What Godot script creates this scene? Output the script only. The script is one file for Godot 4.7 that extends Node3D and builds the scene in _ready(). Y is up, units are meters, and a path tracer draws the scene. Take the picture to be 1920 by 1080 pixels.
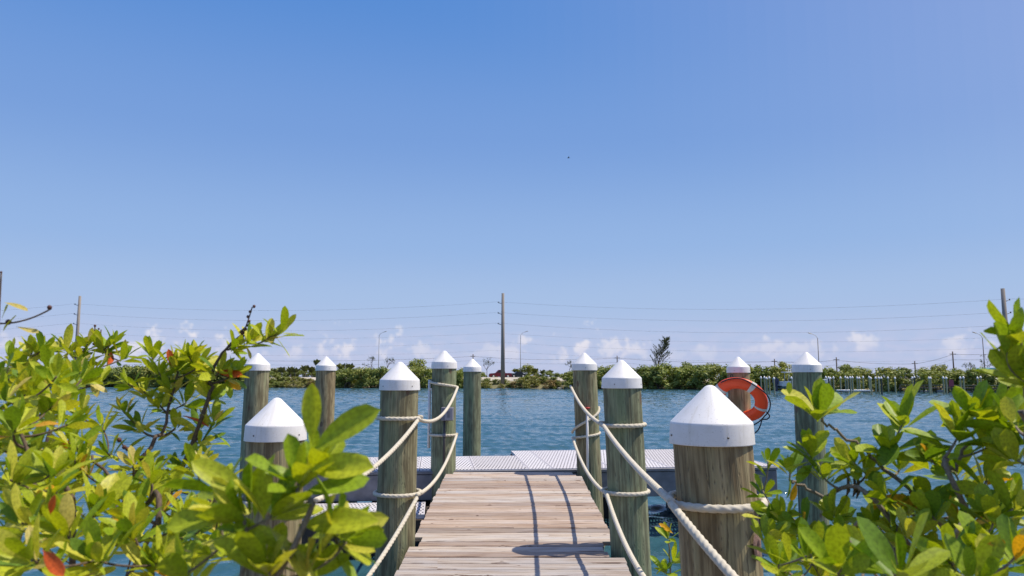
extends Node3D

# A boardwalk with rope-strung pilings that climbs to a floating dock; a bay with a mangrove shore behind it.

const SUN := Vector3(0.475, 0.87, -0.03)
var M := {}
var used := {}
var rng := RandomNumberGenerator.new()


# ---------------------------------------------------------------- nodes
func numbered(called: String) -> String:
	if not used.has(called):
		used[called] = 0
		return called
	used[called] += 1
	return "%s_%03d" % [called, used[called]]


func tag(o: Node, label: String, category: String, group := "") -> Node:
	o.set_meta("label", label)
	o.set_meta("category", category)
	if group != "":
		o.set_meta("group", group)
	return o


func thing(called: String, label: String, category: String, at := Vector3.ZERO, group := "") -> Node3D:
	var o := Node3D.new()
	o.name = numbered(called)
	add_child(o)
	o.position = at
	tag(o, label, category, group)
	return o


func inst(called: String, mesh: Mesh, mat: Material, parent: Node = self) -> MeshInstance3D:
	var o := MeshInstance3D.new()
	o.name = numbered(called) if parent == self else called
	o.mesh = mesh
	if mat:
		o.material_override = mat
	parent.add_child(o, true)
	return o


func structure(called: String, mesh: Mesh, mat: Material) -> MeshInstance3D:
	var o := inst(called, mesh, mat)
	o.set_meta("kind", "structure")
	return o


# ---------------------------------------------------------------- mesh helpers
func begin(smooth := true) -> SurfaceTool:
	var s := SurfaceTool.new()
	s.begin(Mesh.PRIMITIVE_TRIANGLES)
	s.set_smooth_group(0 if smooth else -1)
	return s


func done(s: SurfaceTool) -> ArrayMesh:
	s.generate_normals()
	return s.commit()


func poly(s: SurfaceTool, pts: Array, c: Vector3) -> void:
	var mid := Vector3.ZERO
	for q in pts:
		mid += q
	mid /= pts.size()
	var n: Vector3 = (pts[1] - pts[0]).cross(pts[2] - pts[0])
	var ps := pts.duplicate()
	if n.dot(mid - c) > 0.0:
		ps.reverse()
	for k in range(1, ps.size() - 1):
		for q in [ps[0], ps[k], ps[k + 1]]:
			s.set_uv(Vector2(q.x + q.z, q.y))
			s.add_vertex(q)


# a box with bevelled edges, in the frame xf
func box(s: SurfaceTool, at: Vector3, size: Vector3, bevel := 0.0, b := Basis.IDENTITY) -> void:
	s.set_smooth_group(-1)
	var h := size / 2.0
	if bevel <= 0.0:
		for ax in 3:
			for sg in [-1.0, 1.0]:
				var p := []
				for q in [[-1, -1], [1, -1], [1, 1], [-1, 1]]:
					var v := Vector3.ZERO
					v[ax] = sg * h[ax]
					v[(ax + 1) % 3] = q[0] * h[(ax + 1) % 3]
					v[(ax + 2) % 3] = q[1] * h[(ax + 2) % 3]
					p.append(at + b * v)
				poly(s, p, at)
		return
	var e := h - Vector3.ONE * bevel
	for ax in 3:
		var u := (ax + 1) % 3
		var w := (ax + 2) % 3
		for sg in [-1.0, 1.0]:
			var p := []
			for q in [[-1, -1], [1, -1], [1, 1], [-1, 1]]:
				var v := Vector3.ZERO
				v[ax] = sg * h[ax]
				v[u] = q[0] * e[u]
				v[w] = q[1] * e[w]
				p.append(at + b * v)
			poly(s, p, at)
		for su in [-1.0, 1.0]:
			for sw in [-1.0, 1.0]:
				var p := []
				for k in [[-1, 0], [1, 0], [1, 1], [-1, 1]]:
					var v := Vector3.ZERO
					v[ax] = k[0] * e[ax]
					v[u] = su * (h[u] if k[1] == 0 else e[u])
					v[w] = sw * (e[w] if k[1] == 0 else h[w])
					p.append(at + b * v)
				poly(s, p, at)
	for sx in [-1.0, 1.0]:
		for sy in [-1.0, 1.0]:
			for sz in [-1.0, 1.0]:
				poly(s, [at + b * Vector3(sx * h.x, sy * e.y, sz * e.z), at + b * Vector3(sx * e.x, sy * h.y, sz * e.z), at + b * Vector3(sx * e.x, sy * e.y, sz * h.z)], at)


func box_mesh(size: Vector3, bevel := 0.0) -> ArrayMesh:
	var s := begin(false)
	box(s, Vector3.ZERO, size, bevel)
	return done(s)


# rows of rings; each row runs with the angle and the rows run along the axis
func rings(s: SurfaceTool, rows: Array, uvs: Array = []) -> void:
	for i in rows.size() - 1:
		var n: int = rows[i].size()
		for j in n - 1:
			var q := [[i, j], [i, j + 1], [i + 1, j], [i, j + 1], [i + 1, j + 1], [i + 1, j]]
			for k in q:
				if uvs:
					s.set_uv(uvs[k[0]][k[1]])
				s.add_vertex(rows[k[0]][k[1]])


func lathe(s: SurfaceTool, profile: Array, sides := 32, at := Vector3.ZERO) -> void:
	var rows := []
	var uvs := []
	for pr in profile:
		var row := PackedVector3Array()
		var uv := PackedVector2Array()
		for j in sides + 1:
			var a := TAU * (j % sides) / sides
			row.append(at + Vector3(pr[0] * cos(a), pr[1], pr[0] * sin(a)))
			uv.append(Vector2(float(j) / sides, pr[1] / 1.6))
		rows.append(row)
		uvs.append(uv)
	rings(s, rows, uvs)


# a tube along points with a radius at each; lobes > 0 twists it into strands
func tube(s: SurfaceTool, pts: PackedVector3Array, radii: PackedFloat32Array, sides := 8, lobes := 0, pitch := 0.12, caps := true) -> void:
	var rows := []
	var uvs := []
	var n := Vector3.ZERO
	var run := 0.0
	for i in pts.size():
		var t := (pts[mini(i + 1, pts.size() - 1)] - pts[maxi(i - 1, 0)]).normalized()
		if n == Vector3.ZERO:
			n = t.cross(Vector3.UP if absf(t.y) < 0.9 else Vector3.RIGHT).normalized()
		n = (n - t * n.dot(t)).normalized()
		var b := n.cross(t)
		if i > 0:
			run += pts[i].distance_to(pts[i - 1])
		var row := PackedVector3Array()
		var uv := PackedVector2Array()
		for j in sides + 1:
			var a := TAU * (j % sides) / sides
			var r := radii[i]
			if lobes > 0:
				r *= 0.80 + 0.20 * absf(cos((a + TAU * run / pitch) * lobes / 2.0))
			row.append(pts[i] + (n * cos(a) + b * sin(a)) * r)
			uv.append(Vector2(float(j) / sides, run))
		rows.append(row)
		uvs.append(uv)
	if caps:
		var r0 := PackedVector3Array()
		var r1 := PackedVector3Array()
		for j in sides + 1:
			r0.append(pts[0])
			r1.append(pts[pts.size() - 1])
		rows.push_front(r0)
		rows.append(r1)
		uvs.push_front(uvs[0])
		uvs.append(uvs[uvs.size() - 1])
	rings(s, rows, uvs)


func rod(s: SurfaceTool, a: Vector3, b: Vector3, ra: float, rb := -1.0, sides := 8) -> void:
	tube(s, PackedVector3Array([a, b]), PackedFloat32Array([ra, ra if rb < 0.0 else rb]), sides)


func same(n: int, r: float) -> PackedFloat32Array:
	var a := PackedFloat32Array()
	a.resize(n)
	a.fill(r)
	return a


# a polygon in x and y pushed out along z by depth (centred)
func prism(s: SurfaceTool, outline: PackedVector2Array, depth: float, at := Vector3.ZERO, b := Basis.IDENTITY) -> void:
	s.set_smooth_group(-1)
	var tri := Geometry2D.triangulate_polygon(outline)
	var mid := Vector2.ZERO
	for q in outline:
		mid += q / outline.size()
	for sg in [-0.5, 0.5]:
		for k in range(0, tri.size(), 3):
			var p := []
			for m in 3:
				var o2 := outline[tri[k + m]]
				p.append(at + b * Vector3(o2.x, o2.y, sg * depth))
			poly(s, p, at + b * Vector3(mid.x, mid.y, 0))
	var turn := 0.0
	for k in outline.size():
		turn += outline[k].cross(outline[(k + 1) % outline.size()])
	for k in outline.size():
		var p := outline[k]
		var q := outline[(k + 1) % outline.size()]
		var nrm := Vector2(q.y - p.y, p.x - q.x) * signf(turn)
		var inside := (p + q) / 2.0 - nrm.normalized() * 0.01
		poly(s, [at + b * Vector3(p.x, p.y, -depth / 2), at + b * Vector3(q.x, q.y, -depth / 2), at + b * Vector3(q.x, q.y, depth / 2), at + b * Vector3(p.x, p.y, depth / 2)], at + b * Vector3(inside.x, inside.y, 0))


# ---------------------------------------------------------------- materials
func lin(r: float, g: float, b: float) -> Color:
	return Color(r, g, b).linear_to_srgb()


func plain(c: Color, rough := 0.7, metal := 0.0) -> StandardMaterial3D:
	var m := StandardMaterial3D.new()
	m.albedo_color = c
	m.roughness = rough
	m.metallic = metal
	return m


func noise(freq: float, seed_: int, oct := 4, kind := FastNoiseLite.TYPE_SIMPLEX_SMOOTH) -> FastNoiseLite:
	var n := FastNoiseLite.new()
	n.noise_type = kind
	n.seed = seed_
	n.frequency = freq
	n.fractal_octaves = oct
	n.fractal_type = FastNoiseLite.FRACTAL_FBM
	return n


func tex(im: Image) -> ImageTexture:
	im.generate_mipmaps()
	return ImageTexture.create_from_image(im)


# two colours mixed by seamless noise, as a texture
func blotch(size: int, freq: float, seed_: int, a: Color, b: Color, oct := 5, hard := 1.0) -> ImageTexture:
	var g := noise(freq, seed_, oct).get_seamless_image(size, size)
	var im := Image.create(size, size, false, Image.FORMAT_RGB8)
	for y in size:
		for x in size:
			var v := clampf((g.get_pixel(x, y).r - 0.5) * hard + 0.5, 0, 1)
			im.set_pixel(x, y, a.lerp(b, v))
	return tex(im)


func triplanar(c1: Color, c2: Color, freq: float, scale: float, seed_: int, rough := 0.8, size := 256) -> StandardMaterial3D:
	var m := plain(Color.WHITE, rough)
	m.albedo_texture = blotch(size, freq, seed_, c1, c2, 5, 1.6)
	m.uv1_triplanar = true
	m.uv1_world_triplanar = true
	m.uv1_scale = Vector3.ONE * scale
	return m


# weathered treated pine round a piling: u runs round it, v along it
func piling_wood(seed_: int, green: float) -> StandardMaterial3D:
	var w := 384
	var h := 1024
	var im := Image.create(w, h, false, Image.FORMAT_RGB8)
	var hi := Image.create(w, h, false, Image.FORMAT_L8)
	var fine := noise(1.0, seed_, 3)
	var mid := noise(1.0, seed_ + 1, 4)
	var big := noise(1.0, seed_ + 2, 3)
	var crack := noise(1.0, seed_ + 3, 2)
	var blot := noise(1.0, seed_ + 4, 4)
	var r := RandomNumberGenerator.new()
	r.seed = seed_
	var knots := []
	for k in 7:
		knots.append(Vector3(r.randf() * TAU, r.randf() * 3.0, r.randf_range(0.016, 0.032)))
	var pale := Color(0.41, 0.335, 0.185).lerp(Color(0.285, 0.33, 0.20), green)
	var brown := Color(0.165, 0.12, 0.06).lerp(Color(0.11, 0.12, 0.07), green)
	var dark := Color(0.05, 0.04, 0.025)
	for y in h:
		var v := 3.0 * y / h
		for x in w:
			var a := TAU * x / w
			var tw := a + 0.12 * mid.get_noise_2d(v * 0.9, 3.0)
			var bend := 0.0
			var kn := 0.0
			for q in knots:
				var da: float = wrapf(a - q.x, -PI, PI) * 0.16
				var dv: float = v - q.y
				var d2: float = da * da + dv * dv * 0.16
				bend += signf(da) * q.z * 2.2 * exp(-d2 / (q.z * q.z * 3.0))
				kn = maxf(kn, 1.0 - sqrt(da * da + dv * dv * 0.45) / q.z)
			tw += bend
			var c := cos(tw)
			var s := sin(tw)
			var g1 := fine.get_noise_3d(c * 16.0, s * 16.0, v * 1.1)
			var g2 := mid.get_noise_3d(c * 4.5, s * 4.5, v * 0.8)
			var g3 := big.get_noise_3d(c * 1.2, s * 1.2, v * 1.3)
			var mot := blot.get_noise_3d(c * 2.6, s * 2.6, v * 5.0)
			var ck := crack.get_noise_3d(c * 7.0, s * 7.0, v * 1.6)
			var t := clampf(0.42 + 0.75 * g2 + 0.42 * g1 + 0.55 * g3 + 0.65 * mot, 0, 1)
			var col := brown.lerp(pale, t)
			col = col.lerp(Color(0.17, 0.23, 0.115), clampf(g3 * 1.5, 0, 0.6) * (0.35 + green * 0.65))
			var line := clampf(1.0 - absf(ck) * 22.0, 0, 1) * clampf(g2 * 3.0 + 0.5, 0, 1)
			col = col.lerp(dark, line * 0.75)
			if kn > 0.0:
				col = col.lerp(Color(0.13, 0.075, 0.045), clampf(kn * 2.5, 0, 0.8))
			im.set_pixel(x, y, col.linear_to_srgb())
			hi.set_pixel(x, y, Color.WHITE * clampf(0.55 + 0.25 * g1 + 0.12 * g2 - 0.5 * line - 0.2 * maxf(kn, 0.0), 0, 1))
	var m := plain(Color.WHITE, 0.85)
	m.albedo_texture = tex(im)
	m.heightmap_enabled = true
	m.heightmap_texture = tex(hi)
	m.heightmap_scale = 0.9
	m.uv1_scale = Vector3(1, 1.0 / 3.0, 1)
	return m


func plank_wood() -> Array:
	var w := 1024
	var h := 512
	var im := Image.create(w, h, false, Image.FORMAT_RGB8)
	var hi := Image.create(w, h, false, Image.FORMAT_L8)
	var fine := noise(1.0, 71, 3)
	var mid := noise(1.0, 72, 4)
	var big := noise(1.0, 73, 3)
	var r := RandomNumberGenerator.new()
	r.seed = 5
	var knots := []
	for k in 22:
		knots.append(Vector3(r.randf() * 2.0, r.randf(), r.randf_range(0.006, 0.014)))
	for y in h:
		var v := 1.0 * y / h
		for x in w:
			var u := 2.0 * x / w
			var bend := 0.0
			var kn := 0.0
			for q in knots:
				var du: float = u - q.x
				if absf(du) > 0.2:
					continue
				var dv: float = v - q.y
				bend += signf(dv) * q.z * 1.3 * exp(-(du * du * 0.12 + dv * dv) / (q.z * q.z * 3.0))
				kn = maxf(kn, 1.0 - sqrt(du * du * 0.4 + dv * dv) / q.z)
			var vv := v + bend + 0.006 * mid.get_noise_2d(u * 1.2, v * 3.0)
			var g1 := fine.get_noise_2d(u * 2.2, vv * 150.0)
			var g2 := mid.get_noise_2d(u * 0.9, vv * 48.0)
			var g3 := big.get_noise_2d(u * 1.4, v * 7.0)
			var col := Color(0.525, 0.46, 0.39)
			col = col.lerp(Color(0.27, 0.185, 0.135), clampf(0.27 + 1.25 * g2 + 0.9 * g1, 0, 1))
			col = col.lerp(Color(0.49, 0.455, 0.43), clampf(0.25 + g3 * 1.3, 0, 0.7))
			var line := clampf((g1 * 0.8 + g2 * 0.5 - 0.26) * 6.0, 0, 1)
			col = col.lerp(Color(0.10, 0.062, 0.045), line * 0.7)
			if kn > 0.0:
				col = col.lerp(Color(0.12, 0.07, 0.045), clampf(kn * 2.0, 0, 0.8))
			im.set_pixel(x, y, col.linear_to_srgb())
			hi.set_pixel(x, y, Color.WHITE * clampf(0.5 + 0.3 * g1 - 0.3 * line, 0, 1))
	var at := tex(im)
	var ht := tex(hi)
	var out := []
	for c in [Color(1, 1, 1), Color(0.95, 0.93, 0.92), Color(1.0, 0.96, 0.93), Color(0.92, 0.92, 0.93), Color(0.93, 0.87, 0.82), Color(0.80, 0.77, 0.755), Color(0.85, 0.80, 0.77), Color(1.0, 0.99, 0.98)]:
		var m := plain(c, 0.82)
		m.albedo_texture = at
		m.heightmap_enabled = true
		m.heightmap_texture = ht
		m.heightmap_scale = 0.5
		out.append(m)
	return out


# a leaf blade: pale midrib and side veins, mottled between them
func leaf_textures() -> Array:
	var w := 128
	var h := 256
	var im := Image.create(w, h, false, Image.FORMAT_RGB8)
	var hi := Image.create(w, h, false, Image.FORMAT_L8)
	var n := noise(0.035, 9, 4)
	var sp := noise(0.09, 10, 2)
	for y in h:
		for x in w:
			var dx := absf(x - 63.5) / 64.0
			var rib := clampf(1.0 - dx / 0.035, 0, 1)
			var vein := pow(maxf(0.0, cos((y - dx * 60.0) * 0.42)), 14.0) * clampf(1.0 - dx, 0, 1)
			var v := 0.94 + 0.22 * n.get_noise_2d(x, y) + 0.08 * vein
			var c := Color(v, v, v)
			c = c.lerp(Color(1.0, 1.0, 0.95), rib * 0.8)
			if sp.get_noise_2d(x + 300, y) > 0.52:
				c = c.lerp(Color(0.8, 0.6, 0.4), 0.35)
			im.set_pixel(x, y, c)
			hi.set_pixel(x, y, Color.WHITE * clampf(0.4 + 0.5 * rib + 0.15 * vein, 0, 1))
	return [tex(im), tex(hi)]


func leaf_mat(c: Color, rough := 0.45, through := 0.88) -> StandardMaterial3D:
	var m := plain(c.linear_to_srgb(), rough)
	m.albedo_texture = M.leaf_tex[0]
	m.metallic_specular = 0.4
	m.heightmap_enabled = true
	m.heightmap_texture = M.leaf_tex[1]
	m.heightmap_scale = 0.05
	m.cull_mode = BaseMaterial3D.CULL_DISABLED
	m.backlight_enabled = true
	m.backlight = Color(through, through, through * 0.45)
	return m


func make_materials() -> void:
	M.wood = [piling_wood(11, 0.0), piling_wood(23, 0.85), piling_wood(37, 0.45)]
	M.planks = plank_wood()
	M.leaf_tex = leaf_textures()
	M.cap = plain(Color.WHITE, 0.42)
	M.cap.albedo_texture = stained()
	M.white_gloss = plain(lin(0.80, 0.79, 0.79), 0.4)
	M.screw = plain(lin(0.12, 0.11, 0.10), 0.4, 0.8)
	M.rope = plain(Color.WHITE, 0.9)
	M.rope.albedo_texture = blotch(128, 0.05, 3, lin(0.66, 0.61, 0.50), lin(0.50, 0.45, 0.35))
	M.rope.uv1_scale = Vector3(1, 4, 1)
	M.aluminium = triplanar(lin(0.20, 0.20, 0.22), lin(0.14, 0.14, 0.155), 0.02, 1.0, 41, 0.55)
	M.brown_side = triplanar(lin(0.075, 0.05, 0.04), lin(0.04, 0.03, 0.025), 0.03, 1.0, 42, 0.8)
	M.float = plain(lin(0.012, 0.012, 0.013), 0.5)
	M.stringer = triplanar(lin(0.16, 0.12, 0.08), lin(0.09, 0.065, 0.045), 0.02, 1.5, 43, 0.9)
	M.pvc = plain(lin(0.72, 0.70, 0.68), 0.4)
	M.box_grey = plain(lin(0.17, 0.17, 0.20), 0.45)
	M.box_pale = plain(lin(0.30, 0.30, 0.34), 0.3)
	M.conduit = plain(lin(0.05, 0.045, 0.045), 0.5)
	M.valve = plain(lin(0.45, 0.02, 0.02), 0.5)
	M.orange = plain(lin(0.90, 0.075, 0.012), 0.42)
	M.band = plain(lin(0.62, 0.60, 0.58), 0.6)
	M.black_rope = plain(lin(0.018, 0.02, 0.03), 0.8)
	M.bark = triplanar(lin(0.16, 0.115, 0.08), lin(0.07, 0.045, 0.03), 0.05, 8.0, 44, 0.9)
	M.grey_bark = triplanar(lin(0.30, 0.25, 0.20), lin(0.15, 0.115, 0.085), 0.05, 8.0, 45, 0.85)
	M.bud = plain(lin(0.10, 0.035, 0.025), 0.7)
	M.pod = plain(lin(0.10, 0.06, 0.02), 0.5)
	M.ground = triplanar(lin(0.20, 0.16, 0.10), lin(0.10, 0.085, 0.05), 0.02, 0.6, 46, 0.95)
	M.far_ground = triplanar(lin(0.30, 0.25, 0.15), lin(0.13, 0.13, 0.05), 0.02, 0.05, 47, 0.95)
	M.road = plain(lin(0.07, 0.07, 0.07), 0.9)
	M.kerb = plain(lin(0.80, 0.70, 0.56), 0.9)
	M.concrete_pole = plain(lin(0.28, 0.245, 0.215), 0.9)
	M.wood_pole = plain(lin(0.13, 0.10, 0.085), 0.9)
	M.insulator = plain(lin(0.10, 0.09, 0.10), 0.4)
	M.wire = plain(lin(0.10, 0.11, 0.14), 0.6)
	M.lamp_metal = plain(lin(0.50, 0.50, 0.50), 0.5, 0.3)
	M.far_post = plain(lin(0.31, 0.31, 0.19), 0.9)
	M.far_post_dark = plain(lin(0.07, 0.075, 0.06), 0.9)
	M.hull = plain(lin(0.70, 0.70, 0.72), 0.25)
	M.hull_low = plain(lin(0.22, 0.33, 0.36), 0.35)
	M.navy = plain(lin(0.015, 0.025, 0.07), 0.3)
	M.glass = plain(lin(0.02, 0.025, 0.03), 0.08)
	M.tyre = plain(lin(0.02, 0.02, 0.02), 0.8)
	M.red_paint = plain(lin(0.20, 0.014, 0.025), 0.4)
	M.dark_paint = plain(lin(0.015, 0.03, 0.03), 0.3)
	M.sign_red = plain(lin(0.30, 0.06, 0.09), 0.7)
	M.teal_roof = plain(lin(0.18, 0.50, 0.56), 0.5)
	M.bird = plain(lin(0.04, 0.04, 0.05), 0.8)
	M.rock = plain(lin(0.35, 0.33, 0.28), 0.95)
	# leaves
	M.green = [leaf_mat(Color(0.42, 0.52, 0.03)), leaf_mat(Color(0.31, 0.45, 0.025)), leaf_mat(Color(0.56, 0.62, 0.04)), leaf_mat(Color(0.18, 0.31, 0.03)), leaf_mat(Color(0.70, 0.68, 0.09)), leaf_mat(Color(0.72, 0.60, 0.17)), leaf_mat(Color(0.85, 0.45, 0.03)), leaf_mat(Color(0.75, 0.14, 0.03))]
	# far foliage
	M.mangrove = [far_leaf(Color(0.29, 0.33, 0.07)), far_leaf(Color(0.23, 0.28, 0.065)), far_leaf(Color(0.33, 0.35, 0.08))]
	M.dry_green = [far_leaf(Color(0.30, 0.29, 0.07)), far_leaf(Color(0.25, 0.29, 0.06)), far_leaf(Color(0.34, 0.24, 0.09))]
	M.palm_leaf = far_leaf(Color(0.17, 0.19, 0.07))
	M.needle = far_leaf(Color(0.10, 0.125, 0.08))
	M.twig = plain(lin(0.12, 0.10, 0.09), 0.9)
	M.trunk = plain(lin(0.14, 0.11, 0.085), 0.9)
	# decking with slots right through it
	var im := Image.create(64, 192, false, Image.FORMAT_RGBA8)
	im.fill(Color(1, 1, 1, 1))
	for k in 4:
		var cx: int = [16, 48, 0, 32][k]
		var cy: int = [48, 48, 144, 144][k]
		for y in 192:
			for x in 64:
				var dx := absf(wrapf(x - cx, -32, 32))
				var dy := maxf(0.0, absf(wrapf(y - cy, -96, 96)) - 18.0)
				if dx * dx + dy * dy < 42.0:
					im.set_pixel(x, y, Color(1, 1, 1, 0))
	M.slotted = plain(lin(0.60, 0.575, 0.60), 0.6)
	M.slotted.albedo_texture = tex(im)
	M.slotted.transparency = BaseMaterial3D.TRANSPARENCY_ALPHA_SCISSOR
	M.slotted.alpha_scissor_threshold = 0.5
	M.slotted.cull_mode = BaseMaterial3D.CULL_DISABLED
	var worn := []
	for c in [lin(0.60, 0.575, 0.60), lin(0.55, 0.525, 0.535), lin(0.63, 0.61, 0.63)]:
		var q: StandardMaterial3D = M.slotted.duplicate()
		q.albedo_color = c
		worn.append(q)
	M.slotted = worn
	M.panel_edge = plain(lin(0.60, 0.575, 0.60), 0.6)


# white plastic with faint grime: runs down it and a few specks
func stained() -> ImageTexture:
	var w := 512
	var h := 256
	var im := Image.create(w, h, false, Image.FORMAT_RGB8)
	var runs := noise(1.0, 81, 4)
	var specks := noise(1.0, 82, 2)
	var cloud := noise(1.0, 83, 4)
	for y in h:
		for x in w:
			var a := TAU * x / w
			var c := cos(a)
			var s := sin(a)
			var v := 1.6 * y / h
			var col := Color(0.81, 0.80, 0.795)
			col = col.lerp(Color(0.60, 0.57, 0.50), clampf(runs.get_noise_3d(c * 7.0, s * 7.0, v * 0.7) * 1.1 - 0.2, 0, 0.3))
			col = col.lerp(Color(0.72, 0.70, 0.64), clampf(cloud.get_noise_3d(c * 2.0, s * 2.0, v * 2.5) * 0.9, 0, 0.5))
			if specks.get_noise_3d(c * 22.0, s * 22.0, v * 22.0) > 0.60:
				col = col.lerp(Color(0.30, 0.27, 0.22), 0.5)
			im.set_pixel(x, y, col.linear_to_srgb())
	return tex(im)


func far_leaf(c: Color) -> StandardMaterial3D:
	var m := plain(c.linear_to_srgb(), 0.6)
	m.cull_mode = BaseMaterial3D.CULL_DISABLED
	m.vertex_color_use_as_albedo = true
	m.backlight_enabled = true
	m.backlight = Color(0.7, 0.7, 0.35)
	return m


# ---------------------------------------------------------------- sky
func sky_image() -> Image:
	var w := 4096
	var h := 2048
	var stops := [[0.0, Color(0.475, 0.545, 0.755)], [2.5, Color(0.455, 0.55, 0.78)], [6.0, Color(0.385, 0.527, 0.785)], [10.0, Color(0.302, 0.466, 0.775)], [18.0, Color(0.19, 0.350, 0.71)], [28.0, Color(0.102, 0.268, 0.66)], [50.0, Color(0.06, 0.19, 0.55)], [90.0, Color(0.045, 0.15, 0.47)]]
	var data := PackedFloat32Array()
	var n1 := noise(1.0, 3, 5)
	var n2 := noise(1.0, 4, 5)
	var n3 := noise(1.0, 8, 4)
	for y in h:
		var el := 90.0 - 180.0 * (y + 0.5) / h
		var c: Color = stops[0][1]
		if el > 0.0:
			for k in stops.size() - 1:
				if el >= stops[k][0] and el <= stops[k + 1][0]:
					c = stops[k][1].lerp(stops[k + 1][1], smoothstep(0, 1, (el - stops[k][0]) / (stops[k + 1][0] - stops[k][0])) * 0.35 + 0.65 * (el - stops[k][0]) / (stops[k + 1][0] - stops[k][0]))
		else:
			c = Color(0.10, 0.14, 0.17)
		var row := PackedFloat32Array([c.r, c.g, c.b])
		if el > 0.0 and el < 6.5:
			row.clear()
			for x in w:
				var az := TAU * x / w
				var cx := cos(az)
				var sx := sin(az)
				# small far cumulus: flat bases, bumpy tops, bigger in places
				var big := clampf(0.5 + 1.3 * n1.get_noise_2d(cx * 7.0 + 5.0, sx * 7.0), 0, 1)
				var puff := n2.get_noise_3d(cx * 24.0, sx * 24.0, el * 0.40) + 0.55 * n3.get_noise_3d(cx * 70.0, sx * 70.0, el * 1.25)
				var mid_el := 1.75 + 0.35 * big
				var body := 1.0 - absf(el - mid_el) / (0.65 + 0.75 * big)
				var a := clampf((puff * 1.5 + body * 0.75 - 0.40) * 2.0, 0, 1) * smoothstep(0.7, 1.6, el) * (0.25 + 0.55 * big)
				var wisp := n2.get_noise_3d(cx * 30.0, sx * 30.0, el * 2.2)
				var lit := clampf(0.30 + (el - 1.3) * 0.30 + puff * 0.55, 0, 1)
				var cc := Color(0.56, 0.59, 0.78).lerp(Color(0.88, 0.84, 0.88), lit)
				var haze := clampf(0.30 + wisp * 0.55, 0, 0.5) * (1.0 - smoothstep(1.5, 4.8, el))
				var o := c.lerp(Color(0.585, 0.60, 0.79), haze).lerp(cc, a)
				row.append_array([o.r, o.g, o.b])
			data.append_array(row)
		else:
			# the sky pales a little towards the sun
			for k in 256:
				var q := c
				if el > 0.0:
					var az := TAU * (k + 0.5) / 256.0
					var e := deg_to_rad(el)
					var near := Vector3(sin(az) * cos(e), sin(e), -cos(az) * cos(e)).dot(SUN.normalized())
					q = c.lerp(Color(0.62, 0.62, 0.85), 0.55 * smoothstep(0.35, 1.0, near))
				var bit := PackedFloat32Array()
				for m in 16:
					bit.append_array([q.r, q.g, q.b])
				data.append_array(bit)
	return Image.create_from_data(w, h, false, Image.FORMAT_RGBF, data.to_byte_array())


# ---------------------------------------------------------------- water
func build_water() -> void:
	var r := RandomNumberGenerator.new()
	r.seed = 17
	var waves := []
	for k in 15:
		var len_ := 0.24 * pow(1.18, k) * r.randf_range(0.92, 1.08)
		var dir := Vector2(0.25, 1.0).rotated(r.randfn(0.0, 0.62)).normalized()
		var kk := TAU / len_
		waves.append([dir.x * kk, dir.y * kk, r.randf() * TAU, (0.098 if len_ < 0.75 else 0.036) / kk, kk])
	var patch := noise(0.045, 6, 3)
	var bear := []
	var ang := -86.0
	while ang < 86.0:
		bear.append(deg_to_rad(ang))
		ang += 0.145 if absf(ang) < 43.0 else 1.5
	var cols := bear.size() - 1
	var rad := []
	var q := 1.6
	while q < 175.0:
		rad.append(q)
		q *= 1.03 if q < 5.0 else 1.0075
	var v := PackedVector3Array()
	var nn := PackedVector3Array()
	var uv := PackedVector2Array()
	var ix := PackedInt32Array()
	for i in rad.size():
		for j in cols + 1:
			var a: float = bear[j]
			var x: float = sin(a) * rad[i]
			var z: float = -cos(a) * rad[i]
			var y := 0.0
			var dx := 0.0
			var dz := 0.0
			var gust := 0.95 + 0.9 * patch.get_noise_2d(x, z * 0.45)
			for wv in waves:
				var ph: float = wv[0] * x + wv[1] * z + wv[2]
				var s := sin(ph)
				var c: float = cos(ph) * wv[3] * gust
				y += s * wv[3] * gust
				dx += c * wv[0]
				dz += c * wv[1]
			v.append(Vector3(x, y, z))
			nn.append(Vector3(-dx, 1.0, -dz).normalized())
			uv.append(Vector2(x, z))
	for i in rad.size() - 1:
		for j in cols:
			var a := i * (cols + 1) + j
			var b := a + cols + 1
			ix.append_array([a, b, a + 1, a + 1, b, b + 1])
	var arr := []
	arr.resize(Mesh.ARRAY_MAX)
	arr[Mesh.ARRAY_VERTEX] = v
	arr[Mesh.ARRAY_NORMAL] = nn
	arr[Mesh.ARRAY_TEX_UV] = uv
	arr[Mesh.ARRAY_INDEX] = ix
	var mesh := ArrayMesh.new()
	mesh.add_surface_from_arrays(Mesh.PRIMITIVE_TRIANGLES, arr)
	var m := plain(lin(0.034, 0.10, 0.128), 0.09)
	var g := noise(0.02, 31, 4).get_seamless_image(512, 512)
	g.bump_map_to_normal_map(6.0)
	m.normal_enabled = true
	m.normal_texture = tex(g)
	m.normal_scale = 0.45
	m.uv1_scale = Vector3(0.8, 0.8, 1)
	M.water = m
	structure("water", mesh, m)


# the way the far shore's waterline runs
func shore(x: float) -> float:
	var k := [[-260.0, -185.0], [-70.7, -150.0], [0.0, -133.0], [29.6, -122.0], [60.0, -101.0], [170.0, -60.0]]
	for i in k.size() - 1:
		if x <= k[i + 1][0]:
			return lerpf(k[i][1], k[i + 1][1], clampf((x - k[i][0]) / (k[i + 1][0] - k[i][0]), 0, 1))
	return -60.0


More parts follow.
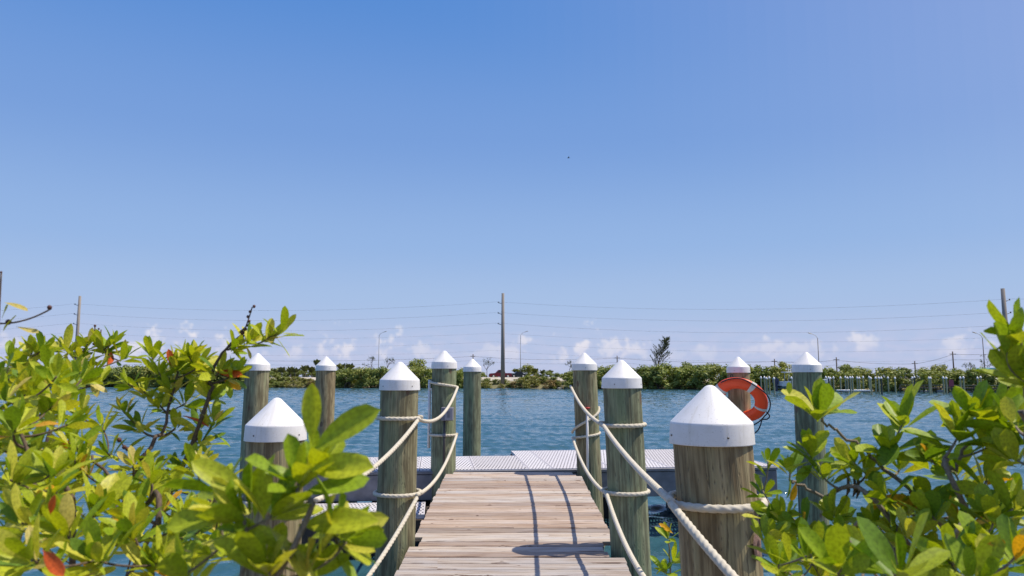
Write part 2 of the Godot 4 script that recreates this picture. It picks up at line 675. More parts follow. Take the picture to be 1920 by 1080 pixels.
func build_land() -> void:
	# far side: beach, bank, flat land behind
	var s := begin()
	var rows := []
	var bump := noise(0.08, 51, 3)
	for k in [[3.0, -0.6], [0.0, 0.05], [-2.5, 0.55], [-7.0, 1.05], [-11.0, 1.35], [-30.0, 1.4], [-80.0, 1.4], [-320.0, 1.4]]:
		var row := PackedVector3Array()
		for j in 140:
			var x := -260.0 + 430.0 * j / 139.0
			var z: float = shore(x) + k[0]
			row.append(Vector3(x, k[1] + bump.get_noise_2d(x, z) * 0.22, z))
		rows.append(row)
	for i in rows.size() - 1:
		for j in 139:
			for q in [rows[i][j], rows[i + 1][j], rows[i][j + 1], rows[i][j + 1], rows[i + 1][j], rows[i + 1][j + 1]]:
				s.add_vertex(q)
	structure("far_shore_ground", done(s), M.far_ground)
	# the road along it
	s = begin()
	for j in 139:
		var p := []
		for k in 2:
			var x := -260.0 + 430.0 * (j + k) / 139.0
			p.append(Vector3(x, 1.72, shore(x) - 14.0))
			p.append(Vector3(x, 1.72, shore(x) - 21.0))
		for q in [p[0], p[1], p[2], p[2], p[1], p[3]]:
			s.add_vertex(q)
	structure("road", done(s), M.road)
	# its pale kerb wall, seen where the bushes leave it open
	s = begin(false)
	for j in 139:
		var xa := -260.0 + 430.0 * j / 139.0
		var xb := -260.0 + 430.0 * (j + 1) / 139.0
		var a := Vector3(xa, 1.5, shore(xa) - 13.4)
		var b := Vector3(xb, 1.5, shore(xb) - 13.4)
		var d := (b - a).normalized()
		box(s, (a + b) / 2.0, Vector3(a.distance_to(b) - 0.02, 0.86, 0.4), 0.0, Basis(d, Vector3.UP, d.cross(Vector3.UP)) * Basis(Vector3.RIGHT, -0.7))
	structure("road_kerb", done(s), M.kerb)
	# near bank, under and behind the camera
	s = begin()
	rows = []
	for k in 16:
		var row := PackedVector3Array()
		for j in 41:
			var x := -14.0 + 28.0 * j / 40.0
			var z := 9.0 - 14.0 * k / 15.0
			var y := 0.34 - 0.9 * smoothstep(-1.9, -4.6, z) + 0.05 * bump.get_noise_2d(x * 12.0, z * 12.0)
			row.append(Vector3(x, y, z))
		rows.append(row)
	for i in rows.size() - 1:
		for j in 40:
			for q in [rows[i][j], rows[i + 1][j], rows[i][j + 1], rows[i][j + 1], rows[i + 1][j], rows[i + 1][j + 1]]:
				s.add_vertex(q)
	structure("near_bank", done(s), M.ground)


# ---------------------------------------------------------------- pilings
func cap_mesh() -> ArrayMesh:
	var s := begin()
	# radius 1 at the skirt's foot; the cone's tip is rounded
	var pr := [[0.93, 0.0], [1.0, 0.0], [1.0, 0.02], [0.975, 0.46], [0.972, 0.50], [0.955, 0.52]]
	for k in 8:
		var t := (k + 1) / 8.0
		pr.append([lerpf(0.955, 0.15, t), lerpf(0.52, 1.325, t)])
	for k in 5:
		var a := deg_to_rad(45.0 + 45.0 * (k + 1) / 5.0)
		pr.append([0.212 * cos(a), 1.175 + 0.212 * sin(a)])
	lathe(s, pr, 40)
	return done(s)


func piling(at: Vector3, rim: float, foot: float, rad: float, wood: int, label: String, lean := Vector2.ZERO, screw_turn := 0.0, bumps := 1) -> Node3D:
	var t := thing("piling", label, "piling", Vector3(at.x, foot, at.z), "white-capped wooden pilings of the dock")
	var height := rim + 0.03 - foot
	var n := noise(1.0, 200 + bumps, 3)
	var rows := []
	var uvs := []
	var up := Vector3(lean.x, 1, lean.y)
	var sides := 36
	var count := 34
	for i in count + 1:
		var y := height * i / count
		var row := PackedVector3Array()
		var uv := PackedVector2Array()
		for j in sides + 1:
			var a := TAU * (j % sides) / sides
			var r := rad * (1.0 + 0.035 * (1.0 - y / height) + 0.028 * n.get_noise_3d(cos(a) * 1.4, sin(a) * 1.4, y * 1.1) + 0.012 * n.get_noise_3d(cos(a) * 7.0, sin(a) * 7.0, y * 1.5 + 9.0))
			row.append(up * (y - height) + Vector3(0, height, 0) + Vector3(cos(a), 0, sin(a)) * r)
			uv.append(Vector2(float(j) / sides + bumps * 0.29, y * 0.8))
		rows.append(row)
		uvs.append(uv)
	var s := begin()
	rings(s, rows, uvs)
	var post := inst("post", done(s), M.wood[wood], t)
	post.set_meta("label", "weathered greenish wooden post")
	var c := inst("cap", M.cap_mesh, M.cap, t)
	c.position = Vector3(0, rim - foot, 0)
	c.scale = Vector3.ONE * rad * 1.075
	c.rotation.y = bumps * 0.9
	for k in 4:
		var sc := inst("screw", M.screw_mesh, M.screw, c)
		var a := screw_turn + TAU * k / 4.0 + bumps * 0.9
		sc.position = Vector3(cos(a) * 0.99, 0.20, sin(a) * 0.99)
		sc.rotation = Vector3(0, -a, -PI / 2)
	return t


# the part of a rope that hangs between two points
func hang(a: Vector3, b: Vector3, sag: float, step := 0.008, skew := 1.0) -> PackedVector3Array:
	var n := maxi(8, int(a.distance_to(b) / step))
	var out := PackedVector3Array()
	for i in n + 1:
		var t := float(i) / n
		var u := pow(t, skew)
		out.append(a.lerp(b, t) - Vector3(0, sag * 4.0 * u * (1.0 - u), 0))
	return out


# a turn of rope round a piling from angle a0 to a1 (degrees, 0 = +x, 90 = +z), rising from y0 to y1
func around(c: Vector3, r: float, a0: float, a1: float, y0: float, y1: float, step := 0.008) -> PackedVector3Array:
	var n := maxi(12, int(absf(deg_to_rad(a1 - a0)) * r / step))
	var out := PackedVector3Array()
	for i in n + 1:
		var t := float(i) / n
		var a := deg_to_rad(lerpf(a0, a1, t))
		out.append(Vector3(c.x + cos(a) * r, lerpf(y0, y1, t), c.z + sin(a) * r))
	return out


func rope_part(called: String, pts: PackedVector3Array, parent: Node, mat: Material, r := 0.0168, lobes := 3, pitch := 0.115) -> void:
	var s := begin()
	tube(s, pts, same(pts.size(), r), 12 if lobes else 8, lobes, pitch)
	inst(called, done(s), mat, parent)


func build_pier() -> void:
	M.cap_mesh = cap_mesh()
	var s := begin()
	lathe(s, [[0.0, -0.02], [0.022, -0.02], [0.025, 0.012], [0.014, 0.022], [0.0, 0.022]], 10)
	M.screw_mesh = done(s)
	# --- the boardwalk: rises from the bank to the dock
	var g := thing("boardwalk", "weathered grey-brown plank boardwalk leading out to the white dock", "boardwalk", Vector3(0.012, 0, 0))
	var slope := 0.0458
	var top := func(z: float) -> float: return 0.65 + (-5.3 - z) * slope
	var posts := {nr = Vector3(0.815, 0, -3.1), r2 = Vector3(0.872, 0, -5.98), r3 = Vector3(0.905, 0, -9.38), nl = Vector3(-1.345, 0, -4.32), l2 = Vector3(-0.925, 0, -6.2), l3 = Vector3(-0.862, 0, -9.55)}
	var pitch := 0.147
	var tilt := Basis(Vector3.RIGHT, atan(slope))
	var z := -2.3
	var k := 0
	var meshes := {}
	while z > -9.42:
		var x0 := -0.815 + rng.randf_range(-0.006, 0.006)
		var x1 := 0.815 + rng.randf_range(-0.006, 0.006)
		for q: Vector3 in posts.values():
			var dz := maxf(0.0, absf(q.z - z) - pitch * 0.5)
			if dz < 0.175:
				var cut := sqrt(0.175 * 0.175 - dz * dz) + rng.randf_range(0.0, 0.006)
				if q.x > 0.0 and q.x < 1.0:
					x1 = minf(x1, q.x - cut)
				elif q.x < 0.0 and q.x > -1.0:
					x0 = maxf(x0, q.x + cut)
		var wide := pitch - rng.randf_range(0.006, 0.014)
		var ps := begin(false)
		var c := Vector3((x0 + x1) / 2.0, 0, 0)
		var h := Vector3((x1 - x0) / 2.0, 0.019, wide / 2.0)
		var e := 0.004
		var off := Vector2(rng.randf() * 1.0, rng.randf())
		# a plank's own texture coordinates: metres along and across it
		var ring := [[-h.y, -h.z], [h.y - e * 1.7, -h.z], [h.y - e * 0.5, -h.z + e * 1.2], [h.y, -h.z + e * 3.2], [h.y + 0.0012, 0.0], [h.y, h.z - e * 3.2], [h.y - e * 0.5, h.z - e * 1.2], [h.y - e * 1.7, h.z], [-h.y, h.z]]
		for n in ring.size() - 1:
			var a: Array = ring[n]
			var b: Array = ring[n + 1]
			var corners := [Vector3(x0, a[0], a[1]), Vector3(x1, a[0], a[1]), Vector3(x1, b[0], b[1]), Vector3(x0, b[0], b[1])]
			for m in [0, 1, 2, 0, 2, 3]:
				var p3: Vector3 = corners[m]
				ps.set_uv(Vector2((p3.x + 1.0) * 0.5 + off.x, p3.z + p3.y + off.y))
				ps.add_vertex(p3)
		for xe in [x0, x1]:
			var pe := []
			for a in ring:
				pe.append(Vector3(xe, a[0], a[1]))
			poly(ps, pe, c)
		var o := inst("plank", done(ps), M.planks[rng.randi() % M.planks.size()], g)
		o.position = Vector3(rng.randf_range(-0.004, 0.004), top.call(z) - 0.019 + rng.randf_range(-0.0025, 0.0025), z)
		o.basis = tilt * Basis(Vector3.UP, rng.randf_range(-0.003, 0.003)) * Basis(Vector3.BACK, rng.randf_range(-0.0015, 0.0015))
		z -= pitch
		k += 1
	for x in [-0.64, 0.0, 0.64]:
		s = begin(false)
		box(s, Vector3(x, (top.call(-2.3) + top.call(-9.42)) / 2.0 - 0.038 - 0.10, -5.86), Vector3(0.05, 0.19, 7.1), 0.003, tilt)
		inst("stringer", done(s), M.stringer, g)
	# --- pilings
	var list := [
		[posts.nr, 1.732, -1.0, 0.158, 0, "big brown piling nearest the camera with a pinkish knot scar", Vector2(-0.045, 0.0), 1.45, 1],
		[posts.r2, 1.912, -1.2, 0.150, 1, "green cracked piling at the boardwalk edge beside the long shadow, second on that side", Vector2(-0.035, 0.0), 0.5, 2],
		[posts.r3, 2.082, -1.4, 0.148, 2, "piling with the thin white pipe and crossed rope at the top of the boardwalk", Vector2(-0.035, 0.0), 1.57, 3],
		[posts.nl, 1.645, -1.0, 0.160, 0, "piling half hidden behind the nearest bright leaves", Vector2(0.0, 0.0), 0.447, 4],
		[posts.l2, 1.893, -1.2, 0.156, 2, "thick piling beside the boardwalk with two rope turns and open water behind it", Vector2(0.01, 0.0), 0.77, 5],
		[posts.l3, 2.105, -1.4, 0.154, 1, "piling carrying the grey electrical box at the top of the boardwalk", Vector2(0.0, 0.0), 1.2, 6],
		[Vector3(-0.714, 2.095, -13.500), 2.095, -1.6, 0.156, 1, "far bare piling standing in water behind the dock next to the box post", Vector2(0.0, 0.0), 1.5, 7],
		[Vector3(-3.492, 2.087, -10.300), 2.087, -1.5, 0.160, 2, "dark piling at the outer end of the dock beside the leafy shrub with red leaf", Vector2(0.01, 0.0), 1.4, 8],
		[Vector3(-3.147, 2.107, -12.700), 2.107, -1.6, 0.160, 0, "far piling seen between the big leaf tip and the palms", Vector2(0.0, 0.0), 1.0, 9],
		[Vector3(3.630, 2.068, -12.050), 2.068, -1.6, 0.172, 0, "piling with the orange life ring hanging on it", Vector2(0.0, 0.0), 2.2, 10],
		[Vector3(3.482, 2.056, -8.870), 2.056, -1.4, 0.160, 1, "dark green piling rising out of the mangrove leaves at the dock corner", Vector2(0.0, 0.0), 1.7, 11],
		[Vector3(1.14, 0, -0.12), 1.55, -0.3, 0.156, 2, "piling on the near bank where the upper rope begins", Vector2(0.0, 0.0), 1.0, 12]]
	for q in list:
		var pn := piling(q[0], q[1], q[2], q[3], q[4], q[5], q[6], q[7], q[8])
		if q[8] == 1:
			# the pale scar where a branch was cut, sunk into the near piling
			s = begin()
			var scar := []
			for i in 7:
				var row := PackedVector3Array()
				for j in 17:
					var a := -TAU * (j % 16) / 16.0
					var rr := 1.0 - i / 6.0
					var px := cos(a) * 0.026 * rr * (1.0 + 0.15 * sin(a * 3.0))
					var py := sin(a) * 0.056 * rr
					row.append(Vector3(px, py, 0.004 if i == 0 else 0.010 * sin(rr * PI) - 0.004 * (1.0 - rr)))
				scar.append(row)
			rings(s, scar)
			var sm := triplanar(lin(0.40, 0.27, 0.21), lin(0.15, 0.08, 0.06), 0.06, 9.0, 61, 0.9)
			var so := inst("knot_wound", done(s), sm, pn)
			so.set_meta("label", "pinkish scar in the bark")
			so.position = Vector3(0.126, 1.352 + 1.0, 0.129)
			so.rotation = Vector3(0, 0.71, 0.02)
	# --- ropes strung from piling to piling
	var rr := 0.175
	var ru := thing("handrail_rope", "upper white rope tied round the piling with the pinkish knot scar", "rope", Vector3.ZERO, "white handrail ropes of the boardwalk")
	var p3a := Vector3(0.728, 1.888, -9.340)
	var p2a := Vector3(0.705, 1.631, -5.860)
	var pna := Vector3(0.624, 1.517, -3.000)
	rope_part("span", hang(p3a, p2a, 0.07), ru, M.rope)
	rope_part("turn", around(posts.r2, rr, 165.0, -175.0, p2a.y - 0.006, p2a.y + 0.004), ru, M.rope)
	rope_part("span", hang(p2a, pna, 0.03), ru, M.rope)
	rope_part("turn", around(posts.nr + Vector3(0.012, 0, 0), rr + 0.01, 165.0, -180.0, pna.y - 0.018, pna.y - 0.004), ru, M.rope)
	rope_part("span", hang(pna + Vector3(0, -0.01, 0), Vector3(0.98, 1.25, -0.12), 0.125), ru, M.rope)
	rope_part("turn", around(Vector3(1.14, 0, -0.12), 0.17, 180.0, -170.0, 1.25, 1.26), ru, M.rope)
	rope_part("turn", around(posts.r3 + Vector3(0.008, 0, 0), 0.167, 182.0, -8.0, 1.318, 1.628), ru, M.rope)
	var rl := thing("handrail_rope", "lower white rope hanging beside the green cracked piling and the plank edge", "rope", Vector3.ZERO, "white handrail ropes of the boardwalk")
	var q3 := Vector3(0.746, 1.252, -9.320)
	var q2 := Vector3(0.722, 1.116, -5.860)
	rope_part("span", hang(q3, q2, 0.10), rl, M.rope)
	rope_part("turn", around(posts.r2 + Vector3(0.016, 0, 0), rr, 168.0, -185.0, q2.y, q2.y), rl, M.rope)
	rope_part("span", hang(q2, Vector3(0.68, 1.06, -3.02), 0.14), rl, M.rope)
	rope_part("turn", around(posts.r3 + Vector3(0.01, 0, 0), 0.168, 180.0, -10.0, q3.y, q3.y + 0.07), rl, M.rope)
	rope_part("turn", around(posts.nr + Vector3(0.03, 0, 0), 0.19, 180.0, -180.0, 1.05, 1.06), rl, M.rope)
	var lu := thing("handrail_rope", "upper white rope passing under the electrical box piling cap and the big leaves", "rope", Vector3.ZERO, "white handrail ropes of the boardwalk")
	var a3 := Vector3(-0.685, 1.873, -9.480)
	var a2 := Vector3(-0.756, 1.669, -6.060)
	var an := Vector3(-1.101, 1.314, -4.300)
	rope_part("span", hang(a3, a2, 0.16), lu, M.rope)
	rope_part("turn", around(posts.l2, rr + 0.006, 20.0, 360.0, a2.y, a2.y + 0.004), lu, M.rope)
	rope_part("span", hang(a2 + Vector3(0, -0.015, 0), an, 0.085), lu, M.rope)
	rope_part("turn", around(posts.nl, 0.184, 0.0, 350.0, an.y, an.y), lu, M.rope)
	rope_part("turn", around(posts.l3, 0.172, 10.0, 200.0, a3.y, a3.y + 0.08), lu, M.rope)
	var ll := thing("handrail_rope", "lower white rope from the electrical box piling down past the planks", "rope", Vector3.ZERO, "white handrail ropes of the boardwalk")
	var b3 := Vector3(-0.689, 1.283, -9.420)
	var b2 := Vector3(-0.751, 1.074, -6.060)
	rope_part("span", hang(b3, b2, 0.13), ll, M.rope)
	rope_part("turn", around(posts.l2, rr + 0.008, 20.0, 375.0, b2.y - 0.004, b2.y), ll, M.rope)
	rope_part("span", hang(b2 + Vector3(0, -0.02, 0.02), Vector3(-1.19, 0.47, -4.25), 0.10), ll, M.rope)
	rope_part("turn", around(posts.nl, 0.190, 0.0, 350.0, 0.47, 0.47), ll, M.rope)
	rope_part("turn", around(posts.l3, 0.172, 20.0, 350.0, b3.y, b3.y), ll, M.rope)
	# --- fittings on the two end pilings
	var bx := thing("electrical_box", "small grey electrical outlet box with dark conduit on its piling", "electrical box", Vector3(-0.80, 0, -9.36))
	var by := 1.548
	s = begin(false)
	box(s, Vector3(0, by, 0), Vector3(0.15, 0.165, 0.10), 0.008)
	inst("housing", done(s), M.box_grey, bx)
	s = begin(false)
	box(s, Vector3(0.022, by, 0.056), Vector3(0.10, 0.15, 0.012), 0.004)
	inst("cover", done(s), M.box_pale, bx)
	s = begin(false)
	box(s, Vector3(0.02, by, 0.064), Vector3(0.035, 0.085, 0.006), 0.002)
	inst("outlet_lid", done(s), M.box_grey, bx)
	s = begin()
	rod(s, Vector3(-0.035, by - 0.08, 0.0), Vector3(-0.035, 0.88, 0.0), 0.014)
	inst("conduit", done(s), M.conduit, bx)
	s = begin()
	rod(s, Vector3(-0.035, by - 0.24, 0.0), Vector3(-0.035, by - 0.28, 0.0), 0.021)
	inst("coupling", done(s), M.box_grey, bx)
	var pv := thing("plastic_pipe", "thin white plastic pipe strapped upright to the box piling", "pipe", Vector3(-1.045, 0, -9.55))
	s = begin()
	rod(s, Vector3(0, 1.966, 0), Vector3(0, 1.115, 0), 0.019)
	inst("pipe", done(s), M.pvc, pv)
	s = begin(false)
	box(s, Vector3(0.02, 1.846, 0), Vector3(0.06, 0.03, 0.05), 0.003)
	inst("strap", done(s), M.pvc, pv)
	var sp := thing("water_spigot", "thin white standpipe with a small red valve handle on a piling", "spigot", Vector3(0.915, 0, -9.21))
	s = begin()
	rod(s, Vector3(0, 1.581, 0), Vector3(0, 0.84, 0), 0.016)
	inst("pipe", done(s), M.pvc, sp)
	s = begin()
	lathe(s, [[0.0, 0.0], [0.035, 0.0], [0.04, 0.006], [0.035, 0.014], [0.0, 0.014]], 12, Vector3(0, 1.619, 0))
	inst("valve_handle", done(s), M.valve, sp)
	s = begin()
	rod(s, Vector3(0, 1.568, 0), Vector3(0, 1.619, 0), 0.008)
	rod(s, Vector3(0, 1.561, 0), Vector3(0, 1.561 - 0.01, 0.06), 0.012, 0.012)
	inst("tap", done(s), M.valve, sp)
	build_ring()


func build_ring() -> void:
	# the ring leans on its hook, its face turned down towards the boardwalk
	var c := Vector3(3.555, 1.645, -11.780)
	var t := thing("life_ring", "orange life ring with pale bands and black grab line hanging on a piling", "life ring", c)
	var nrm := Vector3(-0.42, -0.60, 0.72).normalized()
	var major := Vector3(0.82, -0.52, 0.0)
	major = (major - nrm * major.dot(nrm)).normalized()
	var b := Basis(major, nrm.cross(major), nrm)
	var R := 0.325
	var bands := [0.3, PI * 0.5, PI, PI * 1.5]
	var body := begin()
	var n := 96
	for side in 2:
		var i := 0
		while i < n:
			# find runs that are band or not
			var ang := TAU * i / n
			var run := []
			var j := i
			while j < n and (ring_band(TAU * j / n, bands) == (side == 1)):
				run.append(j)
				j += 1
			if run:
				run.append(j)
				var rows := []
				for q in run:
					var a: float = TAU * q / n
					var dirv := b.x * cos(a) + b.y * sin(a)
					var row := PackedVector3Array()
					for m in 19:
						var th := TAU * (m % 18) / 18.0
						var k := 1.03 if side == 1 else 1.0
						row.append(dirv * (R + cos(th) * 0.098 * k) + b.z * sin(th) * 0.058 * k)
					rows.append(row)
				if side == 0:
					rings(body, rows)
				else:
					var bs := begin()
					rings(bs, rows)
					inst("band", done(bs), M.band, t).set_meta("label", "pale reflective band")
			i = maxi(j, i + 1)
	inst("ring_body", done(body), M.orange, t)
	# the grab line round the rim, slack at the lower end
	var pts := PackedVector3Array()
	for i in 121:
		var a := -1.1 + 3.9 * i / 120.0
		var slack := 0.012 + 0.05 * pow(absf(sin((a - 0.1) * 2.0)), 1.5)
		pts.append((b.x * cos(a) + b.y * sin(a)) * (R + 0.10 + slack * 0.6) + b.z * (0.03 + 0.02 * sin(a * 5.0)) - Vector3(0, slack * 0.5, 0))
	rope_part("grab_line", pts, t, M.black_rope, 0.010, 0)
	var tail := PackedVector3Array()
	var st := Vector3(3.903, 1.472, -11.600) - c
	for q in [st, Vector3(3.950, 1.407, -11.600) - c, Vector3(3.907, 1.359, -11.600) - c, Vector3(3.833, 1.351, -11.600) - c, Vector3(3.805, 1.270, -11.600) - c, Vector3(3.753, 1.182, -11.600) - c, Vector3(3.652, 1.110, -11.600) - c]:
		tail.append(q)
	rope_part("tail_line", smooth_line(tail, 6), t, M.black_rope, 0.010, 0)
	var s := begin()
	var hk := Vector3(3.466, 2.017, -11.860) - c
	for k in 3:
		var loop := PackedVector3Array()
		for i in 17:
			var a := TAU * i / 16.0
			loop.append(hk + Vector3(cos(a) * 0.018, -0.045 * k + sin(a) * 0.03, 0.01 * k))
		tube(s, loop, same(17, 0.007), 6, 0, 0.1, false)
	inst("hook", done(s), M.black_rope, t)


func ring_band(a: float, bands: Array) -> bool:
	for q in bands:
		if absf(wrapf(a - q, -PI, PI)) < 0.085:
			return true
	return false


func smooth_line(p: PackedVector3Array, per: int) -> PackedVector3Array:
	var c := Curve3D.new()
	for i in p.size():
		var t := (p[mini(i + 1, p.size() - 1)] - p[maxi(i - 1, 0)]) / 6.0
		c.add_point(p[i], -t, t)
	var out := PackedVector3Array()
	for i in p.size() - 1:
		for k in per:
			out.append(c.sample(i, float(k) / per))
	out.append(p[p.size() - 1])
	return out


# ---------------------------------------------------------------- the floating dock
func deck_panel(w: float, d: float) -> ArrayMesh:
	# slotted top, skirts solid; origin at the front edge's first corner, x along the dock, z back
	var mesh := ArrayMesh.new()
	var s := begin(false)
	var g := 0.004
	var t := [Vector3(g, 0, -g), Vector3(w - g, 0, -g), Vector3(w - g, 0, -d + g), Vector3(g, 0, -d + g)]
	for k in [0, 2, 1, 0, 3, 2]:
		s.set_uv(Vector2(t[k].x / 0.085, t[k].z / (0.26 if d > 1.0 and d < 2.0 else 0.20)))
		s.add_vertex(t[k])
	s.generate_normals()
	s.commit(mesh)
	s = begin(false)
	for e in [[Vector3(w / 2, -0.0225, -0.008), Vector3(w - 2 * g, 0.045, 0.012)], [Vector3(w / 2, -0.0225, -d + 0.008), Vector3(w - 2 * g, 0.045, 0.012)], [Vector3(0.011, -0.0225, -d / 2), Vector3(0.012, 0.045, d - 0.03)], [Vector3(w - 0.011, -0.0225, -d / 2), Vector3(w - 0.012 - w + 0.024, 0.045, d - 0.03)]]:
		box(s, e[0] + Vector3(0, 0.003, 0), e[1])
	s.generate_normals()
	s.commit(mesh)
	mesh.surface_set_material(0, M.slotted[rng.randi() % 3])
	mesh.surface_set_material(1, M.panel_edge)
	return mesh


func build_dock() -> void:
	var turn := deg_to_rad(5.8)
	# x runs along the dock from the boardwalk's centre
	var d := thing("floating_dock", "white slotted deck panels on grey frame at the boardwalk's end", "dock", Vector3(0.0, 0.845, -9.62))
	d.rotation.y = turn
	# side by side: [x, width, depth]
	var cuts := [[-3.25, 0.70, 1.62], [-2.55, 0.70, 1.62], [-1.85, 0.69, 1.62], [-1.16, 0.69, 1.62], [-0.47, 0.69, 1.62], [0.22, 0.31, 2.36], [0.53, 0.765, 2.36], [1.295, 0.765, 2.36], [2.06, 0.765, 2.36], [2.825, 0.63, 2.36]]
	for c in cuts:
		var o := inst("deck_panel", deck_panel(c[1], c[2]), null, d)
		o.position = Vector3(c[0], 0, 0)
	# frame: front, back and end beams, and cross bearers below the panels
	var beams := [[Vector3(-1.515, -0.20, 0.028), Vector3(3.47, 0.31, 0.05)], [Vector3(1.8375, -0.20, 0.028), Vector3(3.235, 0.31, 0.05)], [Vector3(-1.515, -0.20, -1.65), Vector3(3.47, 0.31, 0.05)], [Vector3(1.8375, -0.20, -2.39), Vector3(3.235, 0.31, 0.05)], [Vector3(-3.225, -0.20, -0.81), Vector3(0.05, 0.30, 1.56)], [Vector3(3.43, -0.20, -1.18), Vector3(0.05, 0.30, 2.3)]]
	for b in beams:
		var s := begin(false)
		box(s, b[0], b[1], 0.006)
		inst("frame_beam", done(s), M.aluminium, d)
	var lip := begin(false)
	box(lip, Vector3(0.1, -0.022, 0.035), Vector3(6.72, 0.035, 0.07), 0.004)
	inst("edge_trim", done(lip), M.aluminium, d)
	for k in 7:
		var s := begin(false)
		box(s, Vector3(-2.9 + k * 1.03, -0.16, -0.82), Vector3(0.06, 0.14, 1.55), 0.0)
		inst("bearer", done(s), M.brown_side, d)
	for q in [[-2.6, 1.1, 1.3], [-1.2, 1.1, 1.3], [1.0, 1.5, 0.9], [3.0, 0.75, 2.0]]:
		var s := begin(false)
		box(s, Vector3(q[0], -0.60, (-1.3 if q[0] > 0.0 and q[0] < 2.0 else -0.14) - q[2] / 2.0), Vector3(q[1], 0.62, q[2]), 0.05)
		inst("float", done(s), M.float, d)
	# lower platform in front of its near side
	var l := thing("low_platform", "lower slotted white landing platform with dark brown side beside the boardwalk", "platform", Vector3(0.0, 0.485, -9.60))
	l.rotation.y = turn
	for c in [[-2.75, 0.56], [-2.19, 0.56], [-1.63, 0.56]]:
		var o := inst("deck_panel", deck_panel(c[1], 0.86), null, l)
		o.position = Vector3(c[0], 0, 0.98)
	for b in [[Vector3(-1.91, -0.17, 1.005), Vector3(1.70, 0.25, 0.045)], [Vector3(-1.045, -0.17, 0.56), Vector3(0.045, 0.25, 0.8)], [Vector3(-2.775, -0.17, 0.56), Vector3(0.045, 0.25, 0.8)]]:
		var s := begin(false)
		box(s, b[0], b[1], 0.005)
		inst("side_board", done(s), M.brown_side, l)
	var fs := begin(false)
	box(fs, Vector3(-1.9, -0.34, 0.54), Vector3(1.4, 0.5, 0.7), 0.05)
	inst("float", done(fs), M.float, l)
	var ss := begin(false)
	box(ss, Vector3(-0.98, -0.05, 0.72), Vector3(0.16, 0.03, 0.05), 0.004)
	inst("bracket", done(ss), M.panel_edge, l)


# ---------------------------------------------------------------- shrubs close to the camera
func leaf_shape(wide: float, fold: float, bend: float, roll: float) -> ArrayMesh:
	var s := begin()
	var ts := [0.0, 0.07, 0.2, 0.36, 0.54, 0.72, 0.88, 1.0]
	var rows := []
	var uvs := []
	for t in ts:
		var hw := 0.012
		if t > 0.06:
			var u: float = (t - 0.06) / 0.94
			hw = wide * pow(u, 0.85 if wide < 0.25 else 0.78) * pow(maxf(0.0, 1.0 - u), 0.62 if wide < 0.25 else 0.48) * (1.95 if wide < 0.25 else 1.66) + 0.006
		var row := PackedVector3Array()
		var uv := PackedVector2Array()
		for k in 5:
			var x := (k - 2) / 2.0
			row.append(Vector3(x * hw, fold * absf(x) * hw - bend * t * t + roll * x * x * x * hw * sin(t * 5.0), t))
			uv.append(Vector2(0.5 + 0.5 * x, t))
		rows.append(row)
		uvs.append(uv)
	rings(s, rows, uvs)
	return done(s)


func pick(weights: Array, r: RandomNumberGenerator) -> int:
	var total := 0.0
	for w in weights:
		total += w
	var v := r.randf() * total
	for i in weights.size():
		v -= weights[i]
		if v <= 0.0:
			return i
	return 0


func leaf_frame(at: Vector3, dir: Vector3, face: Vector3, size: float) -> Transform3D:
	var z := dir.normalized()
	var x := face.cross(z)
	if x.length() < 0.05:
		x = Vector3.RIGHT.cross(z)
	x = x.normalized()
	return Transform3D(Basis(x, z.cross(x), z).scaled_local(Vector3.ONE * size), at)


